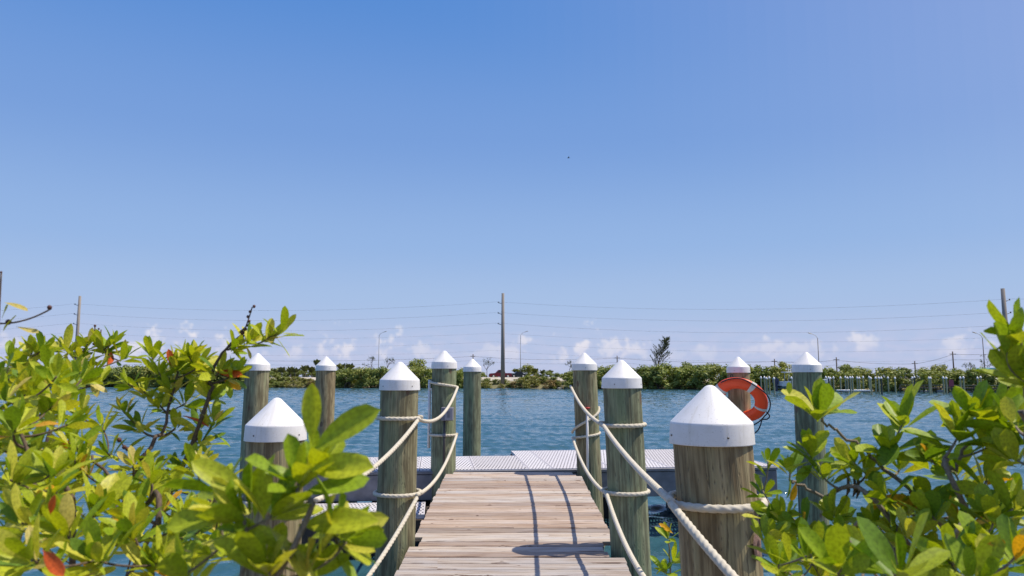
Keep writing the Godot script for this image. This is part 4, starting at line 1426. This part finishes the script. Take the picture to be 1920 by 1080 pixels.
func build_far_shore() -> void:
	var r := RandomNumberGenerator.new()
	r.seed = 77
	var crowns := []
	var roots := []
	for k in 6:
		crowns.append(bush_mesh(300 + k, 90, 0.036))
		roots.append(roots_mesh(320 + k))
	# crown heights along the shore, metres: [x at the waterline, height]
	var tops := [[-130.0, 4.6], [-86.0, 4.5], [-60.0, 4.6], [-49.0, 4.3], [-46.0, 1.5], [-37.5, 1.4], [-35.0, 4.0], [-22.0, 4.3], [-15.0, 4.1], [-9.0, 4.1], [-5.0, 1.0], [0.0, 1.05], [3.0, 2.0], [6.0, 1.7], [9.0, 1.4], [10.5, 3.6], [14.0, 4.0], [20.0, 4.5], [38.0, 4.1], [46.0, 3.7], [56.0, 3.6], [70.0, 3.2], [100.0, 3.2], [150.0, 3.2]]
	var x := -128.0
	var row := 0
	while x < 112.0:
		var h := 3.0
		for k in tops.size() - 1:
			if x >= tops[k][0] and x <= tops[k + 1][0]:
				h = lerpf(tops[k][1], tops[k + 1][1], (x - tops[k][0]) / (tops[k + 1][0] - tops[k][0]))
		var low := h < 2.6
		for back in 2:
			var v := r.randi() % 6
			var hh := h * r.randf_range(0.90, 1.05)
			var bx := x + r.randf_range(-0.8, 0.8)
			var z := shore(bx) - (-0.6 if back == 0 else 4.0) - r.randf() * 1.6
			var t: Node3D
			if low:
				t = thing("roadside_shrub", "low yellow-green roadside shrub on the far bank below the pale kerb", "shrub", Vector3(bx, 0.15 + 0.75 * back, z), "low shrubs on the far roadside bank")
			else:
				var part := "beyond the budded shrub" if bx < -49.0 else "between palms and far bare piling" if bx < 0.0 else "below the leaning pine" if bx < 38.0 else "behind boat and mooring pilings"
				t = thing("mangrove_bush", ("rounded green mangrove bush at the far waterline " if back == 0 else "green mangrove crown in the second row ") + part, "bush", Vector3(bx, 0.05 if back == 0 else 0.7, z), ("mangrove belt " if back == 0 else "second row of mangroves ") + part)
				hh -= 0.65 * back
			var wide := r.randf_range(1.15, 1.5) * (1.5 if low else 1.0)
			var cr := inst("crown", crowns[v], M.dry_green[r.randi() % 3] if low else M.mangrove[r.randi() % 3], t)
			cr.scale = Vector3(hh * wide, hh, hh * wide)
			cr.rotation.y = r.randf() * TAU
			cr.position.y = -0.25
			var rt := inst("roots" if not low else "stem", roots[v], M.trunk, t)
			rt.scale = Vector3(hh, hh * 0.7, hh)
		x += (1.7 if low else 2.0) * r.randf_range(0.85, 1.15)
		row += 1
	# hedge beyond the road, behind the palms and the vehicles
	x = -66.0
	while x < 24.0:
		var bx := x + r.randf_range(-0.6, 0.6)
		var hh := r.randf_range(1.9, 2.9) * (1.15 if x < -30.0 else 0.8)
		var part := "behind the palms" if x < -28.0 else "behind the parked vehicles"
		var t := thing("hedge_bush", "grey-green hedge bush beyond the far road " + part, "bush", Vector3(bx, 1.35, shore(bx) - 25.0 - r.randf() * 3.0), "hedge beyond the far road " + part)
		var cr := inst("crown", crowns[r.randi() % 6], M.mangrove[1], t)
		cr.scale = Vector3(hh * 1.6, hh, hh * 1.6)
		cr.rotation.y = r.randf() * TAU
		cr.position.y = -0.2
		inst("stem", roots[r.randi() % 6], M.trunk, t).scale = Vector3(hh, hh * 0.7, hh)
		x += 2.3
	# palms and other trees that stand above the belt
	for q in [[Vector3(-50.935, 3.990, -166.000), 2.6], [Vector3(-49.225, 4.002, -167.000), 2.8], [Vector3(-47.698, 3.978, -165.000), 2.6], [Vector3(-45.755, 4.225, -166.000), 2.9], [Vector3(-44.866, 4.014, -168.000), 2.7], [Vector3(-42.836, 5.164, -166.000), 3.4], [Vector3(-37.294, 4.662, -164.000), 2.8], [Vector3(-35.329, 4.645, -163.000), 2.8], [Vector3(-52.894, 3.766, -167.000), 2.4]]:
		palm(q[0], q[1], "small palm among the row behind the far bank", "palms behind the far bank", r)
	for q in [[Vector3(0.909, 3.918, -160.000), 2.0], [Vector3(6.396, 3.671, -158.000), 1.9], [Vector3(7.854, 3.671, -158.000), 1.9], [Vector3(4.743, 3.906, -159.000), 2.2]]:
		palm(q[0], q[1], "small dark palm beside the parked vehicles", "palms near the vehicles", r)
	bare_tree(Vector3(-29.903, 4.597, -160.000), 3.4, "leafless grey tree standing above the belt beside the first street lamp pole", 401)
	bare_tree(Vector3(-26.273, 4.564, -158.000), 3.6, "thin leafless tree with scattered tufts above the mangroves", 402)
	bare_tree(Vector3(-5.174, 3.858, -155.000), 3.6, "sparse small tree beside the far bare piling's cap", 403)
	bare_tree(Vector3(11.890, 3.858, -155.000), 3.2, "sparse small tree behind the spigot piling", 404)
	bare_tree(Vector3(85.673, 4.010, -150.000), 2.4, "flat-topped sparse tree above the belt near the red sign", 405)
	bare_tree(Vector3(95.034, 3.798, -150.000), 3.4, "twiggy dark tree in front of the turquoise roof", 406)
	bare_tree(Vector3(90.773, 3.798, -150.000), 2.8, "thin upright tree short of the turquoise roof", 407)
	casuarina(Vector3(29.846, 4.434, -150.000), Vector3(30.931, 9.545, -150.000))
	# bigger leafy crowns rising out of the belt
	for q in [[Vector3(-19.374, 2.740, -150.000), 3.1, "next to the box piling's cap"], [Vector3(32.319, 2.681, -138.000), 2.2, "just past the leaning pine"], [Vector3(35.711, 2.671, -136.000), 2.0, "nearest the life ring"], [Vector3(55.430, 2.437, -124.000), 2.1, "behind the empty boat lift"], [Vector3(46.320, 2.451, -128.000), 2.2, "behind the motor boat"], [Vector3(65.836, 2.245, -116.000), 1.8, "behind the red sign"], [Vector3(3.363, 2.557, -158.000), 2.2, "beside the dark green car"]]:
		var t := thing("leafy_tree", "rounded tree crown a little taller than its neighbours " + q[2], "tree", Vector3(q[0].x, 1.2, q[0].z), "taller crowns in the far belt")
		var cr := inst("crown", crowns[r.randi() % 6], M.mangrove[r.randi() % 3], t)
		var hh: float = q[0].y - 1.2 + q[1]
		cr.scale = Vector3(hh * 1.3, hh, hh * 1.3)
		var ts := begin()
		rod(ts, Vector3(0, -0.3, 0), Vector3(0, hh * 0.5, 0), 0.12, 0.06, 6)
		inst("trunk", done(ts), M.trunk, t)
	# stones at the waterline
	var rs := begin(false)
	var stone := bush_mesh(1, 1, 0.1)
	rs = begin(false)
	lathe(rs, [[0.0, -0.5], [0.8, -0.4], [1.0, 0.0], [0.7, 0.4], [0.0, 0.55]], 7)
	stone = done(rs)
	for k in 26:
		var sx := r.randf_range(46.0, 74.0) if k < 18 else r.randf_range(8.0, 12.0)
		var o := inst("shore_stone", stone, M.rock)
		tag(o, "pale stone lying on the waterline below the far mangroves", "stone", "stones along the far waterline")
		o.position = Vector3(sx, 0.1, shore(sx) + r.randf_range(0.2, 1.2))
		o.scale = Vector3(r.randf_range(0.3, 0.7), r.randf_range(0.25, 0.45), 0.4)
		o.rotation.y = r.randf() * TAU


func palm(at: Vector3, h: float, label: String, group: String, r: RandomNumberGenerator) -> void:
	var t := thing("palm_tree", label, "palm", Vector3(at.x, 1.3, at.z), group)
	var crown := at.y - 1.15 - 1.3
	var s := begin()
	tube(s, PackedVector3Array([Vector3(0, -0.3, 0), Vector3(0.1, crown * 0.5, 0), Vector3(0.05, crown, 0)]), PackedFloat32Array([0.14, 0.1, 0.08]), 6)
	inst("trunk", done(s), M.trunk, t)
	s = begin(false)
	for k in 13:
		var a := TAU * k / 13.0 + r.randf() * 0.3
		var up := r.randf_range(0.9, 3.4)
		var len_ := h * 0.72 * r.randf_range(0.8, 1.1)
		var d := Vector3(cos(a), up, sin(a)).normalized()
		var sidev := Vector3(-sin(a), 0, cos(a))
		for m in 9:
			var u := (m + 1) / 9.0
			var p := Vector3(0.05, crown, 0) + d * len_ * u - Vector3(0, len_ * 0.30 * u * u, 0)
			var ll := len_ * 0.36 * sin(0.5 + 2.4 * u)
			for sg in [-1.0, 1.0]:
				var q: Vector3 = p + sidev * sg * ll + d * ll * 0.5 - Vector3(0, ll * 0.35, 0)
				s.set_color(Color.WHITE * r.randf_range(0.7, 1.25))
				for vtx in [p, p + d * len_ * 0.13, q]:
					s.add_vertex(vtx)
	inst("crown", done(s), M.palm_leaf, t)


func bare_tree(at: Vector3, h: float, label: String, seed_: int) -> void:
	var r := RandomNumberGenerator.new()
	r.seed = seed_
	var t := thing("sparse_tree", label, "tree", Vector3(at.x, 1.2, at.z))
	var s := begin()
	var fl := begin(false)
	var start := maxf(0.3, at.y - 1.2 - 2.0)
	rod(s, Vector3(0, -0.3, 0), Vector3(0, start, 0), 0.10, 0.07, 6)
	inst("trunk", done(s), M.twig, t)
	s = begin()
	var todo := [[Vector3(0, start, 0), Vector3(0, 1, 0), h * 0.55, 0.075, 0]]
	while todo:
		var b: Array = todo.pop_back()
		var e: Vector3 = b[0] + b[1] * b[2]
		rod(s, b[0], e, b[3], b[3] * 0.65, 5)
		if b[4] < 3:
			for k in 3:
				var d: Vector3 = (b[1] + Vector3(r.randfn(0, 0.7), r.randfn(0.05, 0.3), r.randfn(0, 0.7))).normalized()
				todo.append([b[0].lerp(e, r.randf_range(0.55, 1.0)), d, b[2] * r.randf_range(0.55, 0.8), b[3] * 0.62, b[4] + 1])
		elif r.randf() < 0.75:
			foliage(fl, [[e, 0.34]], 10, 0.10, r)
	inst("limbs", done(s), M.twig, t)
	inst("crown", done(fl), M.needle, t)


func casuarina(foot: Vector3, tip: Vector3) -> void:
	var r := RandomNumberGenerator.new()
	r.seed = 55
	var t := thing("leaning_pine", "dark wispy pine-like tree leaning over above the mangrove belt", "tree", Vector3(foot.x - 0.8, 1.2, foot.z))
	var top := tip - t.position
	var s := begin()
	var line := smooth_line(PackedVector3Array([Vector3(0, -0.3, 0), Vector3(0.3, top.y * 0.45, 0), Vector3(top.x * 0.72, top.y * 0.75, 0), top]), 6)
	var rad := PackedFloat32Array()
	for i in line.size():
		rad.append(lerpf(0.16, 0.03, float(i) / (line.size() - 1)))
	tube(s, line, rad, 6)
	inst("trunk", done(s), M.twig, t)
	s = begin()
	var fl := begin(false)
	for k in 90:
		var u := r.randf_range(0.22, 0.99)
		var p := line[int(u * (line.size() - 1))]
		var a := r.randf() * TAU
		var d := Vector3(cos(a) * 1.0 + 0.2, 0.75 + r.randf() * 0.6, sin(a)).normalized()
		var len_ := (1.15 - u) * 3.9 * r.randf_range(0.6, 1.1)
		rod(s, p, p + d * len_, 0.03, 0.012, 4)
		for m in 5:
			var q := p + d * len_ * (0.35 + 0.16 * m)
			for j in 5:
				var dd := (d + Vector3(r.randfn(0, 0.4), r.randfn(0.1, 0.35), r.randfn(0, 0.4))).normalized() * r.randf_range(0.35, 0.65)
				var w := dd.cross(Vector3(r.randfn(), r.randfn(), r.randfn())).normalized() * 0.05
				fl.set_color(Color.WHITE * r.randf_range(0.7, 1.3))
				for vtx in [q - w, q + w, q + dd]:
					fl.add_vertex(vtx)
	inst("limbs", done(s), M.twig, t)
	inst("crown", done(fl), M.needle, t)


func build_lines() -> void:
	# tall concrete poles with three insulator arms
	var poles := [[Vector3(-87.289, 18.265, -150.000), "tall concrete power pole standing above the budded shrub", -1.0, 0.40], [Vector3(-1.674, 17.350, -137.000), "tall concrete power pole rising beside the red truck", -1.0, 0.42], [Vector3(74.115, 15.279, -112.000), "tall concrete power pole beside the turquoise roof", 1.0, 0.46]]
	var hooks := []
	for q in poles:
		var p: Vector3 = q[0]
		var t := thing("power_pole", q[1], "power pole", Vector3(p.x, 0.9, p.z), "tall concrete power poles")
		var s := begin()
		var h := p.y - 0.9
		rod(s, Vector3(0, -0.6, 0), Vector3(0, h, 0), q[3], q[3] * 0.62, 10)
		inst("shaft", done(s), M.concrete_pole, t)
		var hk := []
		for k in 3:
			var y := h - 1.95 - k * 1.95
			var e := Vector3(q[2] * 0.85, y + 0.25, 0.1)
			s = begin()
			rod(s, Vector3(0, y - 0.12, 0), e, 0.06, 0.05, 6)
			rod(s, e + Vector3(0, -0.1, 0), e + Vector3(0, 0.14, 0), 0.10, 0.08, 8)
			inst("insulator", done(s), M.insulator, t)
			hk.append(t.position + e + Vector3(0, 0.12, 0))
		hooks.append(hk)
	var names := ["topmost", "second highest", "third highest"]
	for k in 3:
		var pts := [hooks[0][k] - Vector3(72, 1.0, 14), hooks[0][k], hooks[1][k], hooks[2][k], hooks[2][k] + Vector3(60, 0.5, 30)]
		wire(pts, [1.2, 1.5, 1.5, 1.2], "%s of the thin power lines across the sky" % names[k], 0.0115)
		pts = []
		for m in 5:
			var b: Vector3 = [hooks[0][k] - Vector3(72, 1, 14), hooks[0][k], hooks[1][k], hooks[2][k], hooks[2][k] + Vector3(60, 0.5, 30)][m]
			pts.append(b + Vector3(-0.6, -5.7 + 0.35 * k, -0.8))
		wire(pts, [1.0, 1.2, 1.2, 1.0], "%s of the faint lower wires below the insulators" % names[k], 0.008)
	# street lamps on the road
	for q in [[Vector3(-28.088, 10.737, -158.000), 1.0, "street lamp above the leafless grey tree"], [Vector3(1.736, 10.405, -152.000), 1.0, "street lamp right beside the central power pole"], [Vector3(52.341, 8.621, -128.000), -1.0, "street lamp above the dark green corner piling"], [Vector3(76.796, 8.398, -122.000), -1.0, "street lamp by the turquoise roof next to the bright cloud"]]:
		var p: Vector3 = q[0]
		var t := thing("street_lamp", q[2], "street lamp", Vector3(p.x, 1.4, p.z), "street lamps on the far road")
		var s := begin()
		rod(s, Vector3(0, -0.3, 0), Vector3(0, p.y - 1.4, 0), 0.08, 0.055, 8)
		inst("column", done(s), M.lamp_metal if q[1] > 0 else M.wood_pole, t)
		s = begin()
		tube(s, smooth_line(PackedVector3Array([Vector3(0, p.y - 1.5, 0), Vector3(q[1] * 0.3, p.y - 1.0, 0), Vector3(q[1] * 1.0, p.y - 0.65, 0)]), 4), same(9, 0.038), 6)
		inst("arm", done(s), M.lamp_metal, t)
		s = begin(false)
		box(s, Vector3(q[1] * 1.25, p.y - 0.58, 0), Vector3(0.62, 0.12, 0.28), 0.03, Basis(Vector3.BACK, q[1] * 0.3))
		inst("lamp_head", done(s), M.lamp_metal, t)
	# the lower wooden poles and their pair of wires
	var tops := []
	for q in [[Vector3(-126.976, 6.326, -175.000), ""], [Vector3(-77.108, 6.740, -172.000), ""], [Vector3(-8.574, 7.015, -165.000), "thin wooden pole just above the far bare piling's cap"], [Vector3(22.151, 6.466, -158.000), "thin wooden pole just above the green cracked piling's cap"], [Vector3(51.093, 5.506, -146.000), "short thin wooden pole between the life ring and the corner piling"], [Vector3(61.425, 5.712, -142.000), "thin wooden pole behind the boat lift pilings"], [Vector3(74.084, 4.923, -138.000), "shortest thin wooden pole above the belt short of the red sign"], [Vector3(76.468, 6.412, -130.000), "thin wooden pole above the red sign"], [Vector3(83.254, 6.760, -118.000), ""]]:
		tops.append(q[0] - Vector3(0, 0.5, 0))
		if q[1] == "":
			continue
		var t := thing("wooden_pole", q[1], "utility pole", Vector3(q[0].x, 1.3, q[0].z), "thin wooden utility poles")
		var s := begin()
		rod(s, Vector3(0, -0.2, 0), Vector3(0, q[0].y - 1.3, 0), 0.14, 0.10, 7)
		inst("shaft", done(s), M.wood_pole, t)
		s = begin(false)
		box(s, Vector3(0, q[0].y - 1.3 - 0.45, 0), Vector3(1.1, 0.1, 0.1))
		inst("crossarm", done(s), M.wood_pole, t)
	wire(tops, [0.6, 0.8, 0.5, 0.5, 0.3, 0.3, 0.2, 0.3], "thick low wire just above the far trees", 0.024)
	var lower := []
	for q in tops:
		lower.append(q - Vector3(0, 0.9, 0.3))
	wire(lower, [0.6, 0.8, 0.5, 0.5, 0.3, 0.3, 0.2, 0.3], "thin wire right under the thick low wire", 0.016)


func wire(pts: Array, sags: Array, label: String, rad: float) -> void:
	var all := PackedVector3Array()
	for i in pts.size() - 1:
		for k in 24:
			var u := k / 24.0
			all.append(pts[i].lerp(pts[i + 1], u) - Vector3(0, sags[i] * 4.0 * u * (1.0 - u), 0))
	all.append(pts[pts.size() - 1])
	var s := begin()
	tube(s, all, same(all.size(), rad), 5)
	tag(inst("power_line", done(s), M.wire), label, "wire", "power lines over the far shore")


# outline in x and y of the body and of the cabin; nose towards -x
func vehicle(called: String, label: String, category: String, at: Vector3, turn: float, body: PackedVector2Array, cabin: PackedVector2Array, paint: Material, wheels: Array) -> void:
	var t := thing(called, label, category, at)
	t.rotation.y = turn
	var s := begin(false)
	prism(s, body, 1.85)
	inst("body", done(s), paint, t)
	s = begin(false)
	prism(s, cabin, 1.55)
	inst("cabin", done(s), paint, t)
	var mid := Vector2.ZERO
	for q in cabin:
		mid += q / cabin.size()
	var glass := PackedVector2Array()
	for q in cabin:
		glass.append(mid + (q - mid) * Vector2(0.82, 0.68))
	s = begin(false)
	prism(s, glass, 1.57)
	inst("side_window", done(s), M.glass, t)
	for x in wheels:
		for z in [-0.85, 0.85]:
			s = begin()
			lathe(s, [[0.0, -0.12], [0.30, -0.12], [0.37, -0.08], [0.37, 0.08], [0.30, 0.12], [0.0, 0.12]], 16)
			var w := inst("wheel", done(s), M.tyre, t)
			w.position = Vector3(x, 0.37, z)
			w.rotation.x = PI / 2
			s = begin()
			lathe(s, [[0.0, -0.128], [0.2, -0.128], [0.2, 0.128], [0.0, 0.128]], 12)
			inst("rim", done(s), M.lamp_metal, w)


func build_far_things() -> void:
	vehicle("pickup_truck", "red pickup truck parked behind the central power pole", "truck", Vector3(-2.325, 1.73, -149.0), 0.12,
		PackedVector2Array([Vector2(-2.2, 0.35), Vector2(-2.25, 0.7), Vector2(-2.1, 0.98), Vector2(-0.9, 1.08), Vector2(2.2, 1.05), Vector2(2.25, 0.45), Vector2(2.1, 0.35)]),
		PackedVector2Array([Vector2(-1.0, 1.05), Vector2(-0.35, 1.68), Vector2(0.75, 1.70), Vector2(0.95, 1.05)]), M.red_paint, [-1.45, 1.4])
	vehicle("parked_car", "dark green car beside the street lamp near the red truck", "car", Vector3(1.178, 1.73, -151.5), 0.12,
		PackedVector2Array([Vector2(-1.5, 0.3), Vector2(-1.55, 0.7), Vector2(-1.2, 0.9), Vector2(1.4, 0.92), Vector2(1.55, 0.6), Vector2(1.5, 0.3)]),
		PackedVector2Array([Vector2(-0.8, 0.88), Vector2(-0.3, 1.38), Vector2(0.7, 1.4), Vector2(1.15, 0.9)]), M.dark_paint, [-0.95, 0.95])
	# the marina across the bay: capped pilings, a walkway, a boat on its lift
	var s := begin()
	lathe(s, [[0.095, 0.0], [0.085, 1.0]], 10)
	var post := done(s)
	s = begin()
	lathe(s, [[0.125, 0.0], [0.125, 0.10], [0.0, 0.28]], 10)
	var cap := done(s)
	var where := ["beside the boat's motor", "behind the lift platform", "along the far walkway"]
	var list := [[1421.5, 90, 0], [1428, 91, 0], [1432, 88, 0], [1437, 88, 0], [1445.5, 86, 0], [1478, 87, 0], [1542, 92, 0], [1547, 87, 1], [1550, 92, 0], [1556, 92, 0], [1569, 92, 0], [1578, 95, 0], [1582, 95, 0], [1587, 88, 0], [1591, 87, 0], [1600, 92, 0], [1604, 92, 0], [1611, 95, 0], [1622, 95, 0], [1625, 86, 0], [1634, 90, 0], [1640, 90, 0], [1644.5, 87, 1], [1657, 94, 0], [1670, 94, 0], [1702, 98, 0], [1706, 97, 1], [1733, 90, 0], [1736, 92, 0], [1759.5, 89, 0], [1765, 88, 0], [1791, 90, 0], [1797, 89, 0], [1823, 95, 0], [1829, 95, 0]]
	for q in list:
		var zz: float = q[1]
		var x: float = (q[0] - 960.0) / 1400.0 * zz * 1.004
		var group := 0 if q[0] < 1480 else (1 if q[0] < 1660 else 2)
		var t := thing("mooring_piling", "slim white-capped mooring piling " + where[group], "piling", Vector3(x, -0.9, -zz), "mooring pilings " + where[group])
		var h := 2.0 + (zz - 88.0) * 0.004 + 0.9 - 0.18 + rng.randf_range(-0.06, 0.06)
		var o := inst("post", post, M.far_post_dark if q[2] == 1 else M.far_post, t)
		o.scale = Vector3(1, h, 1)
		o = inst("cap", cap, M.white_gloss, t)
		o.position.y = h
	# walkway with its railing
	var a := Vector3(51.004, 0, -99.0)
	var b := Vector3(59.365, 0, -91.5)
	var wk := thing("marina_walkway", "low dark walkway along the far shore behind the mooring pilings", "walkway", a)
	var d := (b - a).normalized()
	var bas := Basis(d, Vector3.UP, d.cross(Vector3.UP))
	for k in 12:
		s = begin(false)
		box(s, d * a.distance_to(b) * (k + 0.5) / 12.0 + Vector3(0, 0.62, 0), Vector3(a.distance_to(b) / 12.0 - 0.03, 0.16, 1.4), 0.0, bas)
		inst("deck_section", done(s), M.stringer, wk)
	s = begin(false)
	box(s, (b - a) / 2.0 + Vector3(0, 0.98, 0), Vector3(a.distance_to(b), 0.07, 0.07), 0.0, bas)
	inst("rail", done(s), M.far_post, wk)
	for k in 9:
		s = begin(false)
		box(s, d * a.distance_to(b) * k / 8.0 + Vector3(0, 0.1, 0), Vector3(0.14, 1.8, 0.14), 0.0, bas)
		inst("post", done(s), M.far_post_dark, wk)
	# sign boards
	var sg := thing("sign_board", "faded red round-topped sign on the far walkway", "sign", Vector3(54.279, 0.6, -93.0))
	s = begin(false)
	prism(s, PackedVector2Array([Vector2(-0.28, 0.25), Vector2(0.28, 0.25), Vector2(0.30, 0.95), Vector2(0.16, 1.10), Vector2(-0.16, 1.10), Vector2(-0.30, 0.95)]), 0.05)
	inst("board", done(s), M.sign_red, sg)
	s = begin(false)
	box(s, Vector3(0, 0.0, -0.05), Vector3(0.08, 0.9, 0.05))
	inst("leg", done(s), M.far_post_dark, sg)
	# lift platform
	var lf := thing("boat_lift", "empty boat lift with a long white beam among the pilings", "boat lift", Vector3(40.853, 0.42, -90.0))
	for q in [[0.0, 0.9], [0.35, -0.9]]:
		s = begin(false)
		box(s, Vector3(q[0] * 0.0, 0.0, q[1]), Vector3(3.5, 0.16, 0.18), 0.01)
		inst("beam", done(s), M.white_gloss, lf)
	for x in [-1.3, 1.3]:
		s = begin(false)
		box(s, Vector3(x, -0.14, 0), Vector3(0.16, 0.12, 2.2), 0.01)
		inst("cradle", done(s), M.far_post_dark, lf)
	build_boat()
	# turquoise roof behind the belt
	var hs := thing("turquoise_roofed_house", "low house with a bright turquoise roof behind the far trees", "house", Vector3(95.750, 1.3, -150.0))
	s = begin(false)
	box(s, Vector3(0, 0.9, 0), Vector3(4.4, 1.8, 3.5))
	inst("wall", done(s), M.white_gloss, hs)
	s = begin(false)
	prism(s, PackedVector2Array([Vector2(-2.6, 1.8), Vector2(2.6, 1.8), Vector2(1.6, 2.5), Vector2(-1.6, 2.5)]), 4.2)
	inst("roof", done(s), M.teal_roof, hs)
	for x in [-1.2, 1.2]:
		s = begin(false)
		box(s, Vector3(x, 1.1, 1.76), Vector3(0.8, 0.8, 0.06))
		inst("window", done(s), M.glass, hs)
	# a bird high over the bay
	var bd := thing("flying_bird", "tiny dark bird flying high over the bay", "bird", Vector3(7.008, 28.982, -90.000))
	s = begin()
	var rows := []
	for k in 7:
		var u := k / 6.0
		var rr := 0.045 * sin(PI * clampf(u, 0.02, 0.98))
		var row := PackedVector3Array()
		for j in 9:
			var an := TAU * (j % 8) / 8.0
			row.append(Vector3(-0.2 + 0.4 * u, rr * cos(an), rr * sin(an)))
		rows.append(row)
	rings(s, rows)
	for sgn in [-1.0, 1.0]:
		var w := [Vector3(-0.08, 0.02, 0), Vector3(0.06, 0.02, 0), Vector3(-0.02, 0.10, sgn * 0.2), Vector3(0.05, 0.06, sgn * 0.40)]
		for tri in [[0, 1, 2], [1, 3, 2]]:
			for k in tri:
				s.add_vertex(w[k])
			for k in [tri[0], tri[2], tri[1]]:
				s.add_vertex(w[k] - Vector3(0, 0.012, 0))
	inst("body", done(s), M.bird, bd)


func build_boat() -> void:
	# stern to the left, on its lift above the water
	var t := thing("motor_boat", "white motor boat with hardtop and dark blue outboard raised on a lift", "boat", Vector3(31.562, 0.62, -89.0))
	var rows := []
	var low := []
	for k in 13:
		var u := k / 12.0
		var x := 6.0 * u
		var w := 1.12 * pow(maxf(0.0, 1.0 - pow(u, 3.2)), 0.8) + 0.02
		var sheer := 0.88 + 0.30 * u * u
		var keel := 0.02 + 0.65 * pow(u, 4.0)
		var chine := lerpf(keel, sheer, 0.35)
		rows.append(PackedVector3Array([Vector3(x, sheer, -w), Vector3(x + 0.1 * u, sheer, w), Vector3(x, chine, w * 0.9), Vector3(x, chine, -w * 0.9), Vector3(x, sheer, -w)]))
		low.append(PackedVector3Array([Vector3(x, chine, w * 0.9), Vector3(x, keel, 0), Vector3(x, chine, -w * 0.9)]))
	var s := begin(false)
	rings(s, rows)
	inst("hull", done(s), M.hull, t)
	s = begin(false)
	rings(s, low)
	inst("bottom", done(s), M.hull_low, t)
	s = begin(false)
	prism(s, PackedVector2Array([Vector2(0, 0.35), Vector2(0, 0.88), Vector2(-0.03, 0.88), Vector2(-0.03, 0.35)]), 2.1)
	inst("transom", done(s), M.hull, t)
	s = begin(false)
	prism(s, PackedVector2Array([Vector2(-0.15, 0.55), Vector2(-0.05, 1.15), Vector2(-0.35, 1.32), Vector2(-0.68, 1.2), Vector2(-0.72, 0.75), Vector2(-0.5, 0.55), Vector2(-0.45, -0.1), Vector2(-0.7, -0.25), Vector2(-0.25, -0.3), Vector2(-0.22, 0.5)]), 0.45)
	inst("outboard_motor", done(s), M.navy, t)
	s = begin(false)
	box(s, Vector3(2.2, 1.95, 0), Vector3(3.2, 0.10, 1.7), 0.03)
	inst("hardtop", done(s), M.hull, t)
	s = begin(false)
	box(s, Vector3(2.6, 2.12, 0), Vector3(1.2, 0.16, 0.9), 0.05)
	inst("roof_box", done(s), M.hull, t)
	for q in [[0.9, -0.7], [0.9, 0.7], [2.9, -0.7], [2.9, 0.7]]:
		s = begin()
		rod(s, Vector3(q[0], 0.8, q[1]), Vector3(q[0] + 0.1, 1.92, q[1]), 0.035, 0.035, 6)
		inst("top_support", done(s), M.lamp_metal, t)
	for x in [1.0, 1.25]:
		s = begin()
		rod(s, Vector3(x, 1.95, 0.5), Vector3(x, 2.75, 0.5), 0.03, 0.02, 6)
		inst("rod_holder", done(s), M.hull, t)
	s = begin(false)
	box(s, Vector3(2.1, 1.05, 0), Vector3(0.8, 0.8, 0.8), 0.08)
	inst("console", done(s), M.hull, t)


# ---------------------------------------------------------------- scene
func _ready() -> void:
	rng.seed = 12
	var cam := Camera3D.new()
	cam.name = "camera"
	add_child(cam)
	cam.position = Vector3(0, 2.0, 0)
	cam.rotation.x = atan(167.0 / 1400.0)
	cam.near = 0.05
	cam.far = 900.0
	var lens := CameraAttributesPhysical.new()
	lens.frustum_focal_length = 31.11
	lens.frustum_near = 0.05
	lens.frustum_far = 900.0
	lens.frustum_focus_distance = 7.0
	lens.exposure_aperture = 8.0
	cam.attributes = lens
	cam.fov = rad_to_deg(2.0 * atan(540.0 / 1400.0))
	cam.current = true
	var we := WorldEnvironment.new()
	we.name = "environment"
	var env := Environment.new()
	env.background_mode = Environment.BG_SKY
	env.tonemap_mode = Environment.TONE_MAPPER_LINEAR
	env.tonemap_exposure = 1.0
	env.sdfgi_enabled = true
	env.ssao_enabled = true
	env.ssil_enabled = true
	var sky := Sky.new()
	var pan := PanoramaSkyMaterial.new()
	pan.panorama = ImageTexture.create_from_image(sky_image())
	sky.sky_material = pan
	env.sky = sky
	we.environment = env
	add_child(we)
	var sun := DirectionalLight3D.new()
	sun.name = "sun"
	add_child(sun)
	sun.light_color = Color(1.0, 0.955, 0.88)
	sun.light_energy = 1.6
	sun.light_angular_distance = 0.5
	sun.shadow_enabled = true
	sun.look_at_from_position(SUN, Vector3.ZERO, Vector3.BACK)
	make_materials()
	build_water()
	build_land()
	build_pier()
	build_dock()
	build_far_shore()
	build_lines()
	build_far_things()
	build_shrubs()
